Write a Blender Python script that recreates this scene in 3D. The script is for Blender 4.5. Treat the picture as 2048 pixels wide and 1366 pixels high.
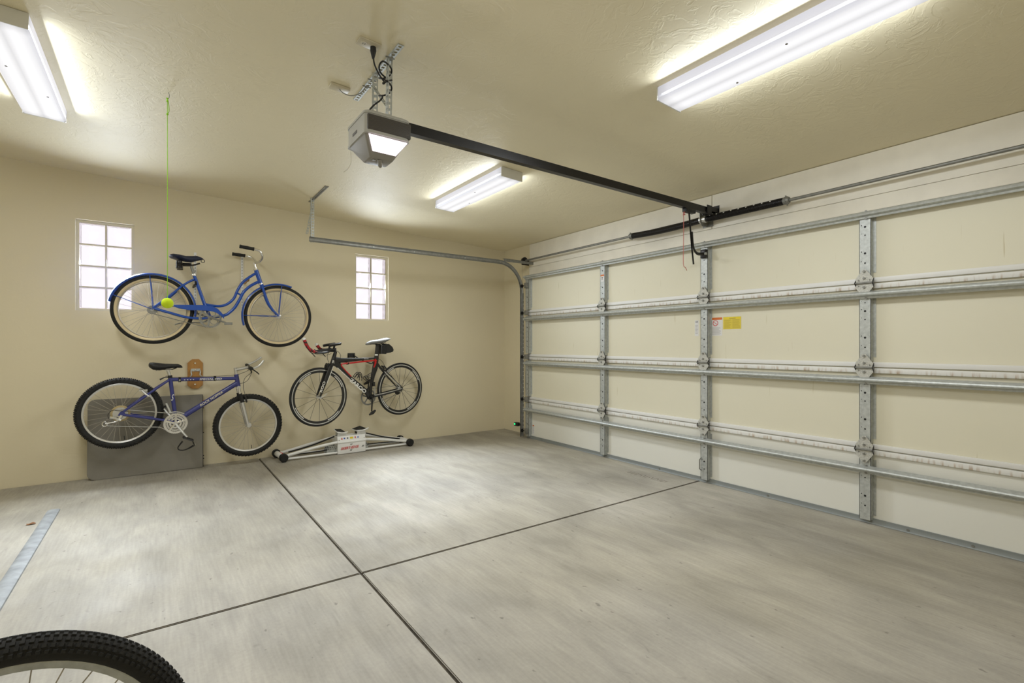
import bpy, bmesh, math, random
from math import pi, sin, cos, radians, atan, atan2, sqrt
from mathutils import Vector, Matrix

random.seed(7)
for o in list(bpy.data.objects):
    bpy.data.objects.remove(o)
scene = bpy.context.scene
COL = scene.collection

# ------------------------------------------------------------------ camera
cam_d = bpy.data.cameras.new('camera')
cam_d.sensor_width = 36.0
cam_d.lens = 985.1 * 36.0 / 2048.0
cam_d.shift_y = 0.0036
cam_d.clip_start = 0.05
cam = bpy.data.objects.new('camera', cam_d)
cam.location = (0, 0, 1.28)
cam.rotation_euler = (pi / 2, 0, -radians(35.724))
COL.objects.link(cam)
scene.camera = cam

# ------------------------------------------------------------------ world (pale daylight outside) and exposure
world = bpy.data.worlds.new('daylight')
scene.world = world
world.use_nodes = True
bg = world.node_tree.nodes['Background']
bg.inputs[0].default_value = (1.0, 0.915, 1.0, 1)
bg.inputs[1].default_value = 1.14
vs = scene.view_settings
vs.view_transform = 'Standard'
vs.look = 'None'
vs.gamma = 1.0
vs.use_curve_mapping = False
vs.exposure = 0.0
LAMP_DOWN = 16.5      # watts per ceiling fixture, through the bottom of the lens
LAMP_SIDE = 10.0       # watts per side of the lens
OPENER_W = 5.0
WINDOW_W = 12.5       # skylight through each glass block window
SUN_W = 27.0          # sunlight the blocks throw down onto the floor

# ------------------------------------------------------------------ room dimensions (metres)
XW, XD, W = 4.316, 4.165, 6.205        # header wall, garage door face, bicycle wall
XR, YR = -2.5, -1.0                    # rear wall, right wall
ZC, SL = 2.7166, 0.0436                # ceiling height at the header wall, slope
def ceil_z(x): return ZC + SL * (XW - x)
TILT = atan(SL)

# ================================================================== materials
def new_mat(name):
    m = bpy.data.materials.new(name); m.use_nodes = True
    nt = m.node_tree
    return m, nt, nt.nodes, nt.links, nt.nodes['Principled BSDF']

def mat(name, col, rough=0.5, metal=0.0, spec=0.5, var=0.0, vscale=8.0, bump=0.0, bscale=60.0, stretch=None, emit=0.0, coat=0.0):
    m, nt, N, L, b = new_mat(name)
    b.inputs['Base Color'].default_value = (*col, 1)
    b.inputs['Roughness'].default_value = rough
    b.inputs['Metallic'].default_value = metal
    b.inputs['Specular IOR Level'].default_value = spec
    b.inputs['Coat Weight'].default_value = coat
    if emit:
        b.inputs['Emission Color'].default_value = (*col, 1)
        b.inputs['Emission Strength'].default_value = emit
    if var or bump:
        tc = N.new('ShaderNodeTexCoord'); mp = N.new('ShaderNodeMapping')
        L.new(tc.outputs['Object'], mp.inputs[0])
        if stretch: mp.inputs['Scale'].default_value = stretch
        if var:
            n = N.new('ShaderNodeTexNoise'); n.inputs['Scale'].default_value = vscale; n.inputs['Detail'].default_value = 5
            L.new(mp.outputs[0], n.inputs[0])
            r = N.new('ShaderNodeMapRange'); r.inputs[1].default_value = .3; r.inputs[2].default_value = .7
            r.inputs[3].default_value = 1 - var; r.inputs[4].default_value = 1 + var
            L.new(n.outputs[0], r.inputs[0])
            mx = N.new('ShaderNodeVectorMath'); mx.operation = 'SCALE'
            mx.inputs[0].default_value = col
            L.new(r.outputs[0], mx.inputs['Scale']); L.new(mx.outputs[0], b.inputs['Base Color'])
        if bump:
            n2 = N.new('ShaderNodeTexNoise'); n2.inputs['Scale'].default_value = bscale; n2.inputs['Detail'].default_value = 4
            L.new(mp.outputs[0], n2.inputs[0])
            bp = N.new('ShaderNodeBump'); bp.inputs['Strength'].default_value = bump; bp.inputs['Distance'].default_value = .004
            L.new(n2.outputs[0], bp.inputs['Height']); L.new(bp.outputs[0], b.inputs['Normal'])
    return m

def plaster(name, col, rough, ridge, spec, scale=5.0):
    """painted plaster with skip-trowel ridges"""
    m, nt, N, L, b = new_mat(name)
    b.inputs['Roughness'].default_value = rough
    b.inputs['Specular IOR Level'].default_value = spec
    tc = N.new('ShaderNodeTexCoord')
    big = N.new('ShaderNodeTexNoise'); big.inputs['Scale'].default_value = 1.3; big.inputs['Detail'].default_value = 3
    L.new(tc.outputs['Object'], big.inputs[0])
    mr = N.new('ShaderNodeMapRange'); mr.inputs[3].default_value = .955; mr.inputs[4].default_value = 1.045
    L.new(big.outputs[0], mr.inputs[0])
    sc = N.new('ShaderNodeVectorMath'); sc.operation = 'SCALE'; sc.inputs[0].default_value = col
    L.new(mr.outputs[0], sc.inputs['Scale']); L.new(sc.outputs[0], b.inputs['Base Color'])
    n1 = N.new('ShaderNodeTexNoise'); n1.inputs['Scale'].default_value = scale; n1.inputs['Detail'].default_value = 6
    n1.inputs['Distortion'].default_value = 1.6; n1.inputs['Roughness'].default_value = .55
    L.new(tc.outputs['Object'], n1.inputs[0])
    cr = N.new('ShaderNodeValToRGB')
    e = cr.color_ramp.elements
    e[0].position = .44; e[0].color = (0, 0, 0, 1); e[1].position = .60; e[1].color = (.25, .25, .25, 1)
    k = e.new(.52); k.color = (1, 1, 1, 1); k = e.new(.535); k.color = (.2, .2, .2, 1)
    L.new(n1.outputs[0], cr.inputs[0])
    n2 = N.new('ShaderNodeTexNoise'); n2.inputs['Scale'].default_value = 34; n2.inputs['Detail'].default_value = 3
    L.new(tc.outputs['Object'], n2.inputs[0])
    b1 = N.new('ShaderNodeBump'); b1.inputs['Strength'].default_value = ridge; b1.inputs['Distance'].default_value = .003
    L.new(cr.outputs[0], b1.inputs['Height'])
    b2 = N.new('ShaderNodeBump'); b2.inputs['Strength'].default_value = .12; b2.inputs['Distance'].default_value = .003
    L.new(n2.outputs[0], b2.inputs['Height']); L.new(b1.outputs[0], b2.inputs['Normal'])
    L.new(b2.outputs[0], b.inputs['Normal'])
    return m

def concrete():
    m, nt, N, L, b = new_mat('sealed_concrete')
    b.inputs['Specular IOR Level'].default_value = .4
    tc = N.new('ShaderNodeTexCoord')
    geo = N.new('ShaderNodeNewGeometry')
    def noise(scale, det=5, st=None, dist=0.0, rough=.5):
        n = N.new('ShaderNodeTexNoise'); n.inputs['Scale'].default_value = scale; n.inputs['Detail'].default_value = det
        n.inputs['Distortion'].default_value = dist; n.inputs['Roughness'].default_value = rough
        mp = N.new('ShaderNodeMapping'); L.new(geo.outputs['Position'], mp.inputs[0])
        if st: mp.inputs['Scale'].default_value = st
        L.new(mp.outputs[0], n.inputs[0]); return n.outputs[0]
    def rng(v, a, b_, c, d):
        r = N.new('ShaderNodeMapRange'); r.inputs[1].default_value = a; r.inputs[2].default_value = b_
        r.inputs[3].default_value = c; r.inputs[4].default_value = d; L.new(v, r.inputs[0]); return r.outputs[0]
    def mul(a, b_):
        k = N.new('ShaderNodeMath'); k.operation = 'MULTIPLY'
        L.new(a, k.inputs[0]); L.new(b_, k.inputs[1]); return k.outputs[0]
    f = rng(noise(.9, 6, (1, 1, 1), .6), .3, .7, .82, 1.16)
    f = mul(f, rng(noise(3.2, 6, (1.6, .5, 1), .9), .3, .7, .86, 1.13))
    f = mul(f, rng(noise(14, 4, (5, .35, 1)), .3, .7, .925, 1.07))      # broom strokes along the room
    f = mul(f, rng(noise(60, 3), .3, .7, .96, 1.04))
    # dark specks
    f = mul(f, rng(noise(22, 2, (1.3, .7, 1)), .70, .76, 1.0, .62))
    f = mul(f, rng(noise(9, 5, (1.2, .6, 1), 1.5), .66, .74, 1.0, .84))
    # tyre grime parallel to the garage door
    sx = N.new('ShaderNodeSeparateXYZ'); L.new(geo.outputs['Position'], sx.inputs[0])
    def band(x0, w):
        a = N.new('ShaderNodeMath'); a.operation = 'SUBTRACT'; L.new(sx.outputs[0], a.inputs[0]); a.inputs[1].default_value = x0
        c = N.new('ShaderNodeMath'); c.operation = 'ABSOLUTE'; L.new(a.outputs[0], c.inputs[0])
        return rng(c.outputs[0], 0.0, w, 1.0, 0.0)
    g = mul(band(3.62, .42), rng(noise(1.1, 5, (1, .55, 1), .8), .42, .62, 0, 1))
    f = mul(f, rng(g, 0, 1, 1.0, .74))
    cb = N.new('ShaderNodeMixRGB'); cb.inputs[1].default_value = (.325, .298, .237, 1); cb.inputs[2].default_value = (.372, .347, .295, 1)
    L.new(rng(noise(.6, 3), .4, .6, 0, 1), cb.inputs[0])
    sc = N.new('ShaderNodeVectorMath'); sc.operation = 'SCALE'; L.new(cb.outputs[0], sc.inputs[0]); L.new(f, sc.inputs['Scale'])
    L.new(sc.outputs[0], b.inputs['Base Color'])
    L.new(rng(noise(2.5, 5), .3, .7, .62, .80), b.inputs['Roughness'])
    bp = N.new('ShaderNodeBump'); bp.inputs['Strength'].default_value = .18; bp.inputs['Distance'].default_value = .002
    L.new(noise(30, 4, (3, .5, 1)), bp.inputs['Height']); L.new(bp.outputs[0], b.inputs['Normal'])
    return m

def foam_panel():
    """cream backing of the door with a few thin drip stains"""
    m, nt, N, L, b = new_mat('cream_door_backing')
    b.inputs['Roughness'].default_value = .55
    geo = N.new('ShaderNodeNewGeometry')
    mp = N.new('ShaderNodeMapping'); L.new(geo.outputs['Position'], mp.inputs[0]); mp.inputs['Scale'].default_value = (1, 26, 1.5)
    n = N.new('ShaderNodeTexNoise'); n.inputs['Scale'].default_value = 1.9; n.inputs['Detail'].default_value = 2; L.new(mp.outputs[0], n.inputs[0])
    r = N.new('ShaderNodeMapRange'); r.inputs[1].default_value = .72; r.inputs[2].default_value = .78; L.new(n.outputs[0], r.inputs[0])
    n3 = N.new('ShaderNodeTexNoise'); n3.inputs['Scale'].default_value = 1.2; n3.inputs['Detail'].default_value = 4
    L.new(geo.outputs['Position'], n3.inputs[0])
    mx0 = N.new('ShaderNodeMixRGB'); L.new(n3.outputs[0], mx0.inputs[0])
    mx0.inputs[1].default_value = (.715, .675, .52, 1); mx0.inputs[2].default_value = (.745, .71, .575, 1)
    mx = N.new('ShaderNodeMixRGB'); L.new(r.outputs[0], mx.inputs[0])
    L.new(mx0.outputs[0], mx.inputs[1]); mx.inputs[2].default_value = (.57, .51, .34, 1)
    L.new(mx.outputs[0], b.inputs['Base Color'])
    return m

def rusty_strip():
    m, nt, N, L, b = new_mat('white_rail_with_rust')
    b.inputs['Roughness'].default_value = .45
    geo = N.new('ShaderNodeNewGeometry')
    mp = N.new('ShaderNodeMapping'); L.new(geo.outputs['Position'], mp.inputs[0]); mp.inputs['Scale'].default_value = (1, 22, 3)
    n = N.new('ShaderNodeTexNoise'); n.inputs['Scale'].default_value = 2.2; n.inputs['Detail'].default_value = 5; L.new(mp.outputs[0], n.inputs[0])
    r = N.new('ShaderNodeMapRange'); r.inputs[1].default_value = .50; r.inputs[2].default_value = .68; r.inputs[4].default_value = .8; L.new(n.outputs[0], r.inputs[0])
    tc = N.new('ShaderNodeTexCoord'); sp = N.new('ShaderNodeSeparateXYZ'); L.new(tc.outputs['Generated'], sp.inputs[0])
    r2 = N.new('ShaderNodeMapRange'); r2.inputs[1].default_value = .95; r2.inputs[2].default_value = .0; L.new(sp.outputs[2], r2.inputs[0])
    mu = N.new('ShaderNodeMath'); mu.operation = 'MULTIPLY'; L.new(r.outputs[0], mu.inputs[0]); L.new(r2.outputs[0], mu.inputs[1])
    mx = N.new('ShaderNodeMixRGB'); L.new(mu.outputs[0], mx.inputs[0]); mx.inputs[1].default_value = (.78, .775, .75, 1); mx.inputs[2].default_value = (.36, .20, .07, 1)
    L.new(mx.outputs[0], b.inputs['Base Color'])
    return m

def lens_mat():
    """prismatic lens of a two-tube fixture: the tubes show as two brighter bands"""
    m, nt, N, L, b = new_mat('fixture_lens')
    tc = N.new('ShaderNodeTexCoord'); sp = N.new('ShaderNodeSeparateXYZ'); L.new(tc.outputs['Generated'], sp.inputs[0])
    cr = N.new('ShaderNodeValToRGB'); e = cr.color_ramp.elements
    e[0].position = 0; e[0].color = (.66, .66, .72, 1); e[1].position = 1; e[1].color = (.66, .66, .72, 1)
    for p, c in ((.12, .86), (.27, 1.0), (.38, .95), (.5, .74), (.62, .95), (.73, 1.0), (.88, .86)):
        k = e.new(p); k.color = (c * .965, c * .965, c, 1)
    L.new(sp.outputs[0], cr.inputs[0])
    er = N.new('ShaderNodeValToRGB'); e = er.color_ramp.elements
    e[0].position = 0; e[0].color = (.72,) * 3 + (1,); e[1].position = 1; e[1].color = (.72,) * 3 + (1,)
    k = e.new(.06); k.color = (1, 1, 1, 1); k = e.new(.94); k.color = (1, 1, 1, 1)
    L.new(sp.outputs[1], er.inputs[0])
    mx = N.new('ShaderNodeMixRGB'); mx.blend_type = 'MULTIPLY'; mx.inputs[0].default_value = 1
    L.new(cr.outputs[0], mx.inputs[1]); L.new(er.outputs[0], mx.inputs[2])
    L.new(mx.outputs[0], b.inputs['Emission Color']); b.inputs['Emission Strength'].default_value = .97
    b.inputs['Base Color'].default_value = (.12, .12, .12, 1); b.inputs['Roughness'].default_value = .3
    return m

def glass_block_mat():
    m = bpy.data.materials.new('glass_block'); m.use_nodes = True
    nt = m.node_tree; N = nt.nodes; L = nt.links
    for n in list(N): N.remove(n)
    out = N.new('ShaderNodeOutputMaterial'); mx = N.new('ShaderNodeMixShader')
    tr = N.new('ShaderNodeBsdfTransparent'); tr.inputs[0].default_value = (.97, .97, .97, 1)
    gl = N.new('ShaderNodeBsdfGlossy'); gl.inputs['Roughness'].default_value = .15
    fr = N.new('ShaderNodeFresnel'); fr.inputs[0].default_value = 1.25
    tc = N.new('ShaderNodeTexCoord'); n = N.new('ShaderNodeTexNoise'); n.inputs['Scale'].default_value = 26
    L.new(tc.outputs['Object'], n.inputs[0])
    bp = N.new('ShaderNodeBump'); bp.inputs['Strength'].default_value = .5; bp.inputs['Distance'].default_value = .01
    L.new(n.outputs[0], bp.inputs['Height']); L.new(bp.outputs[0], gl.inputs['Normal']); L.new(bp.outputs[0], fr.inputs['Normal'])
    L.new(fr.outputs[0], mx.inputs[0]); L.new(tr.outputs[0], mx.inputs[1]); L.new(gl.outputs[0], mx.inputs[2]); L.new(mx.outputs[0], out.inputs[0])
    return m

def wood():
    m, nt, N, L, b = new_mat('varnished_wood')
    b.inputs['Roughness'].default_value = .4
    tc = N.new('ShaderNodeTexCoord'); mp = N.new('ShaderNodeMapping'); mp.inputs['Scale'].default_value = (30, 30, 2)
    L.new(tc.outputs['Object'], mp.inputs[0])
    n = N.new('ShaderNodeTexNoise'); n.inputs['Scale'].default_value = 2; n.inputs['Detail'].default_value = 4; L.new(mp.outputs[0], n.inputs[0])
    mx = N.new('ShaderNodeMixRGB'); L.new(n.outputs[0], mx.inputs[0]); mx.inputs[1].default_value = (.33, .15, .035, 1); mx.inputs[2].default_value = (.52, .27, .07, 1)
    L.new(mx.outputs[0], b.inputs['Base Color'])
    return m

M = {}
M['wall'] = plaster('beige_wall_paint', (.71, .635, .455), .52, .10, .35, 3.0)
M['ceiling'] = plaster('beige_ceiling_paint', (.80, .725, .525), .58, .27, .5, 6.5)
M['header'] = mat('header_board_paint', (.85, .805, .70), .5, var=.05, vscale=5, bump=.2, bscale=14)
M['concrete'] = concrete()
M['joint'] = mat('joint_dirt', (.115, .095, .065), .9, var=.4, vscale=30)
M['foam'] = foam_panel()
M['foam_white'] = mat('white_door_backing', (.745, .735, .665), .55, var=.02, vscale=2)
M['strip'] = mat('white_rail', (.77, .765, .745), .42)
M['rust'] = rusty_strip()
M['galv'] = mat('galvanised_steel', (.50, .52, .505), .52, .6, var=.14, vscale=45)
M['galv_dark'] = mat('dull_galvanised_steel', (.25, .25, .23), .5, .6, var=.15, vscale=30)
M['seal'] = mat('grey_aluminium_seal_holder', (.24, .26, .255), .5, .3)
M['black_steel'] = mat('black_steel', (.012, .011, .011), .35, .3)
M['black'] = mat('black_plastic', (.010, .010, .010), .5)
M['rubber'] = mat('black_rubber', (.011, .011, .010), .8, bump=.3, bscale=90)
M['chrome'] = mat('chrome', (.78, .78, .77), .18, 1.0)
M['silver'] = mat('silver_alloy', (.66, .66, .65), .32, .9)
M['white_paint'] = mat('white_enamel', (.76, .76, .74), .38)
M['blue'] = mat('bright_blue_enamel', (.005, .065, .37), .3, coat=.2)
M['violet'] = mat('blue_violet_enamel', (.040, .047, .20), .32, coat=.15)
M['navy'] = mat('navy_vinyl', (.012, .017, .045), .4)
M['cream'] = mat('cream_rubber', (.60, .49, .29), .6)
def tape():
    m, nt, N, L, b = new_mat('red_black_tape'); b.inputs['Roughness'].default_value = .6
    tc = N.new('ShaderNodeTexCoord'); n = N.new('ShaderNodeTexNoise'); n.inputs['Scale'].default_value = 42; n.inputs['Detail'].default_value = 2
    L.new(tc.outputs['Object'], n.inputs[0]); r = N.new('ShaderNodeMapRange'); r.inputs[1].default_value = .47; r.inputs[2].default_value = .51; L.new(n.outputs[0], r.inputs[0])
    mx = N.new('ShaderNodeMixRGB'); L.new(r.outputs[0], mx.inputs[0]); mx.inputs[1].default_value = (.015, .012, .012, 1); mx.inputs[2].default_value = (.42, .010, .014, 1); L.new(mx.outputs[0], b.inputs['Base Color'])
    return m
M['grip_red'] = tape()
M['red'] = mat('red_paint', (.50, .008, .010), .3)
M['carbon'] = mat('dark_carbon', (.012, .012, .011), .35)
M['light_grey'] = mat('pale_grey_plastic', (.38, .37, .33), .5)
M['grey'] = mat('warm_grey_plastic', (.25, .235, .205), .5)
M['dark_grey'] = mat('dark_grey_grille', (.075, .066, .056), .5)
M['lens'] = lens_mat()
M['opener_lens'] = mat('opener_light_lens', (1.0, .90, 1.0), .3, emit=1.3)
M['block'] = glass_block_mat()
M['mortar'] = mat('cream_mortar', (.66, .61, .49), .8, bump=.3)
M['tennis'] = mat('tennis_felt', (.62, .80, .02), .95, bump=.5, bscale=300)
M['lime'] = mat('lime_cord', (.30, .62, .02), .7)
M['table'] = mat('grey_table_plastic', (.215, .202, .172), .5, var=.05, bump=.12, bscale=160)
M['wood'] = wood()
M['dull_rim'] = mat('dull_steel_rim', (.42, .38, .31), .4, .6)
M['spoke'] = mat('spoke_steel', (.42, .39, .33), .35, .6)
M['tan'] = mat('tan_disc', (.42, .33, .16), .4)
M['letter_white'] = mat('white_print', (.78, .77, .72), .5)
M['letter_cream'] = mat('cream_print', (.75, .69, .47), .5)
M['letter_red'] = mat('red_print', (.60, .02, .02), .5)
M['letter_black'] = mat('black_print', (.03, .03, .03), .5)
M['letter_blue'] = mat('blue_print', (.08, .14, .50), .5)
M['letter_yellow'] = mat('yellow_print', (.80, .63, .02), .5)
M['label_yellow'] = mat('yellow_label', (.70, .56, .06), .5)
M['label_orange'] = mat('orange_label', (.62, .15, .02), .5)
M['label_white'] = mat('white_label', (.72, .71, .70), .5)
M['label_grey'] = mat('grey_print', (.45, .44, .44), .5)
M['label_ochre'] = mat('ochre_print', (.48, .36, .04), .5)
M['pink_cord'] = mat('faded_red_cord', (.55, .16, .13), .7)
M['cream_plastic'] = mat('cream_wall_plate', (.60, .54, .40), .4)
M['led'] = mat('green_led', (.02, .9, .25), .4, emit=1.2)
M['leaf'] = mat('dry_leaf', (.22, .085, .02), .8)
M['wire'] = mat('pale_wire', (.55, .50, .36), .6)

# ================================================================== mesh helpers
def BM(): return bmesh.new()

def box(bm, a, b):
    x0, y0, z0 = a; x1, y1, z1 = b
    v = [bm.verts.new(p) for p in ((x0, y0, z0), (x1, y0, z0), (x1, y1, z0), (x0, y1, z0), (x0, y0, z1), (x1, y0, z1), (x1, y1, z1), (x0, y1, z1))]
    for f in ((3, 2, 1, 0), (4, 5, 6, 7), (0, 1, 5, 4), (1, 2, 6, 5), (2, 3, 7, 6), (3, 0, 4, 7)):
        bm.faces.new([v[i] for i in f])
    return v

def bbox(a, b, bev=0.0, seg=2):
    bm = BM(); box(bm, a, b)
    if bev: bmesh.ops.bevel(bm, geom=bm.edges[:], offset=bev, segments=seg, affect='EDGES', profile=.5)
    return bm

def spline(pts, n=6):
    P = [Vector(p) for p in pts]
    if len(P) < 3: return P
    out = []
    for i in range(len(P) - 1):
        p0 = P[max(i - 1, 0)]; p1 = P[i]; p2 = P[i + 1]; p3 = P[min(i + 2, len(P) - 1)]
        for k in range(n):
            t = k / n
            out.append(.5 * ((2 * p1) + (p2 - p0) * t + (2 * p0 - 5 * p1 + 4 * p2 - p3) * t * t + (3 * p1 - p0 - 3 * p2 + p3) * t ** 3))
    out.append(P[-1])
    return out

def sweep(bm, pts, r, seg=10, smooth=0, flat=1.0, up=None, closed=False, prof=None):
    """tube along pts; r a number or a list; flat scales the second axis; prof = list of (a,b) replaces the circle"""
    P = spline(pts, smooth) if smooth else [Vector(p) for p in pts]
    n = len(P)
    if isinstance(r, (int, float)): R = [r] * n
    else:
        R = []
        for i in range(n):
            t = i / (n - 1) * (len(r) - 1); k = min(int(t), len(r) - 2); R.append(r[k] + (r[k + 1] - r[k]) * (t - k))
    rings = []; prev = None
    for i in range(n):
        if closed: d = P[(i + 1) % n] - P[i - 1]
        else: d = P[min(i + 1, n - 1)] - P[max(i - 1, 0)]
        d.normalize()
        if up is not None: a = Vector(up) - d * d.dot(Vector(up))
        elif prev is None:
            a = d.orthogonal()
        else: a = prev - d * d.dot(prev)
        if a.length < 1e-6: a = d.orthogonal()
        a.normalize(); prev = a; b = d.cross(a)
        if prof: ring = [bm.verts.new(P[i] + a * (x * R[i]) + b * (y * R[i])) for x, y in prof]
        else: ring = [bm.verts.new(P[i] + a * (cos(2 * pi * k / seg) * R[i]) + b * (sin(2 * pi * k / seg) * R[i] * flat)) for k in range(seg)]
        rings.append(ring)
    m = len(rings[0])
    for i in range(n if closed else n - 1):
        A, B = rings[i], rings[(i + 1) % n]
        for k in range(m): bm.faces.new((A[k], A[(k + 1) % m], B[(k + 1) % m], B[k]))
    if not closed:
        bm.faces.new(rings[0][::-1]); bm.faces.new(rings[-1])
    return bm

def tube(pts, r, **k): return sweep(BM(), pts, r, **k)

def lathe(bm, prof, axis='y', seg=48, c=(0, 0, 0), a0=0.0, a1=2 * pi, closed_prof=True):
    full = abs(a1 - a0 - 2 * pi) < 1e-6
    n = seg if full else seg + 1
    rings = []
    for i in range(n):
        t = a0 + (a1 - a0) * i / seg; ct, st = cos(t), sin(t); ring = []
        for r, h in prof:
            if axis == 'y': p = (c[0] + r * ct, c[1] + h, c[2] + r * st)
            elif axis == 'z': p = (c[0] + r * ct, c[1] + r * st, c[2] + h)
            else: p = (c[0] + h, c[1] + r * ct, c[2] + r * st)
            ring.append(bm.verts.new(p))
        rings.append(ring)
    m = len(prof)
    for i in range(seg):
        A, B = rings[i], rings[(i + 1) % n]
        for k in range(m if closed_prof else m - 1):
            try: bm.faces.new((A[k], A[(k + 1) % m], B[(k + 1) % m], B[k]))
            except ValueError: pass
    if not full and closed_prof:
        bm.faces.new(rings[0]); bm.faces.new(rings[-1][::-1])
    return bm

def cyl(bm, p0, p1, r, seg=16): return sweep(bm, [p0, p1], r, seg=seg)

def prism(bm, poly, h0, h1, axis='y'):
    """polygon in the plane across axis, extruded from h0 to h1"""
    def P(a, b, h): return (a, h, b) if axis == 'y' else ((h, a, b) if axis == 'x' else (a, b, h))
    A = [bm.verts.new(P(a, b, h0)) for a, b in poly]; B = [bm.verts.new(P(a, b, h1)) for a, b in poly]
    n = len(poly)
    bm.faces.new(A); bm.faces.new(B[::-1])
    for i in range(n): bm.faces.new((A[i], B[i], B[(i + 1) % n], A[(i + 1) % n]))
    return bm

def loft(bm, rings):
    V = [[bm.verts.new(p) for p in r] for r in rings]; m = len(V[0])
    for A, B in zip(V, V[1:]):
        for k in range(m): bm.faces.new((A[k], A[(k + 1) % m], B[(k + 1) % m], B[k]))
    bm.faces.new(V[0][::-1]); bm.faces.new(V[-1])
    return bm

def to_mesh(name, bm, m, ang=35):
    bmesh.ops.remove_doubles(bm, verts=bm.verts[:], dist=1e-6)
    bmesh.ops.recalc_face_normals(bm, faces=bm.faces[:])
    me = bpy.data.meshes.new(name); bm.to_mesh(me); bm.free()
    me.polygons.foreach_set('use_smooth', [True] * len(me.polygons))
    me.set_sharp_from_angle(angle=radians(ang))
    if m: me.materials.append(M[m] if isinstance(m, str) else m)
    return me

def obj(name, bm, m, parent=None, loc=(0, 0, 0), rot=(0, 0, 0), ang=35):
    me = bm if isinstance(bm, bpy.types.Mesh) else to_mesh(name, bm, m, ang)
    o = bpy.data.objects.new(name, me); COL.objects.link(o)
    o.location = loc; o.rotation_euler = rot
    if parent: o.parent = parent
    return o

def tag(o, label, cat, group=None, kind=None):
    o['label'] = label; o['category'] = cat
    if group: o['group'] = group
    if kind: o['kind'] = kind
    return o

def thing(name, label, cat, loc=(0, 0, 0), rot=(0, 0, 0), group=None, kind=None):
    o = bpy.data.objects.new(name, None); COL.objects.link(o); o.empty_display_size = .1
    o.location = loc; o.rotation_euler = rot
    return tag(o, label, cat, group, kind)

def lettering(text, height, m, parent, loc, beta=0.0, facing='-y', shear=0.0, width=None, name='lettering', ext=.0006, bold=0.0):
    cu = bpy.data.curves.new('t', 'FONT'); cu.body = text; cu.size = 1.0; cu.align_x = 'LEFT'; cu.extrude = 0; cu.shear = shear; cu.offset = bold
    cu.resolution_u = 3
    to = bpy.data.objects.new('t', cu); COL.objects.link(to)
    dg = bpy.context.evaluated_depsgraph_get(); dg.update()
    me = bpy.data.meshes.new_from_object(to.evaluated_get(dg)); bpy.data.objects.remove(to); bpy.data.curves.remove(cu)
    xs = [v.co.x for v in me.vertices]; ys = [v.co.y for v in me.vertices]
    x0, x1, y0, y1 = min(xs), max(xs), min(ys), max(ys)
    sy = height / (y1 - y0); sx = (width / (x1 - x0)) if width else sy
    for v in me.vertices: v.co = ((v.co.x - x0) * sx, (v.co.y - y0) * sy, 0)
    bm = BM(); bm.from_mesh(me); bpy.data.meshes.remove(me)
    r = bmesh.ops.extrude_face_region(bm, geom=bm.faces[:])
    for v in r['geom']:
        if isinstance(v, bmesh.types.BMVert): v.co.z += ext
    R = Matrix.Rotation(pi / 2, 4, 'X')
    if facing == '-y': T = Matrix.Rotation(-beta, 4, 'Y') @ R
    elif facing == '-x': T = Matrix.Rotation(-pi / 2, 4, 'Z') @ Matrix.Rotation(-beta, 4, 'Y') @ R
    else: T = Matrix.Rotation(beta, 4, 'Z')
    o = obj(name, bm, m, parent)
    o.matrix_local = Matrix.Translation(loc) @ T
    return o

def ladder(bm, length, width, th, pitch=.03, hole=.55, rail=.26):
    """perforated steel strip lying along z from 0 to length, width along x, thickness along y"""
    w = width / 2; r = width * rail
    box(bm, (-w, 0, 0), (-w + r, th, length)); box(bm, (w - r, 0, 0), (w, th, length))
    n = max(1, int(length / pitch)); p = length / n; bar = p * (1 - hole)
    for i in range(n + 1):
        z0 = max(0, i * p - bar / 2); z1 = min(length, i * p + bar / 2)
        box(bm, (-w + r, 0, z0), (w - r, th, z1))
    return bm

def perforated_angle(length, leg=.032, th=.003, pitch=.03):
    bm = ladder(BM(), length, leg, th, pitch)
    for v in bm.verts: v.co.x += leg / 2
    b2 = ladder(BM(), length, leg, th, pitch)
    me = bpy.data.meshes.new('tmp'); b2.to_mesh(me); b2.free()
    n0 = len(bm.verts); bm.from_mesh(me); bpy.data.meshes.remove(me)
    bm.verts.ensure_lookup_table()
    for v in bm.verts[n0:]:
        x, y, z = v.co; v.co = (y, -(x + leg / 2), z)
    return bm

def align(p0, p1, twist=0.0):
    d = (Vector(p1) - Vector(p0)); q = d.to_track_quat('Z', 'Y')
    return Matrix.Translation(p0) @ q.to_matrix().to_4x4() @ Matrix.Rotation(twist, 4, 'Z')

# ================================================================== THE SETTING
# ---- floor: dark base with four slabs divided by control joints
JX, JY = .928, 2.740
fl = obj('floor', bbox((XR, YR, -.14), (XW + .3, W, -.014)), 'joint')
tag(fl, 'grey sealed concrete garage floor divided by dark joints', 'floor', kind='structure')
g = .0065
for (x0, x1) in ((XR, JX - g), (JX + g, XW + .3)):
    for (y0, y1) in ((YR, JY - g), (JY + g, W - .004)):
        bm = BM(); box(bm, (x0, y0, -.014), (x1, y1, 0))
        es = [e for e in bm.edges if all(v.co.z > -.001 for v in e.verts)]
        bmesh.ops.bevel(bm, geom=es, offset=.004, segments=2, affect='EDGES')
        sl_ = obj('slab', bm, 'concrete', fl, ang=60); sl_.data.materials.append(M['joint'])
        for p in sl_.data.polygons:
            if p.normal.z < .95: p.material_index = 1

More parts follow.
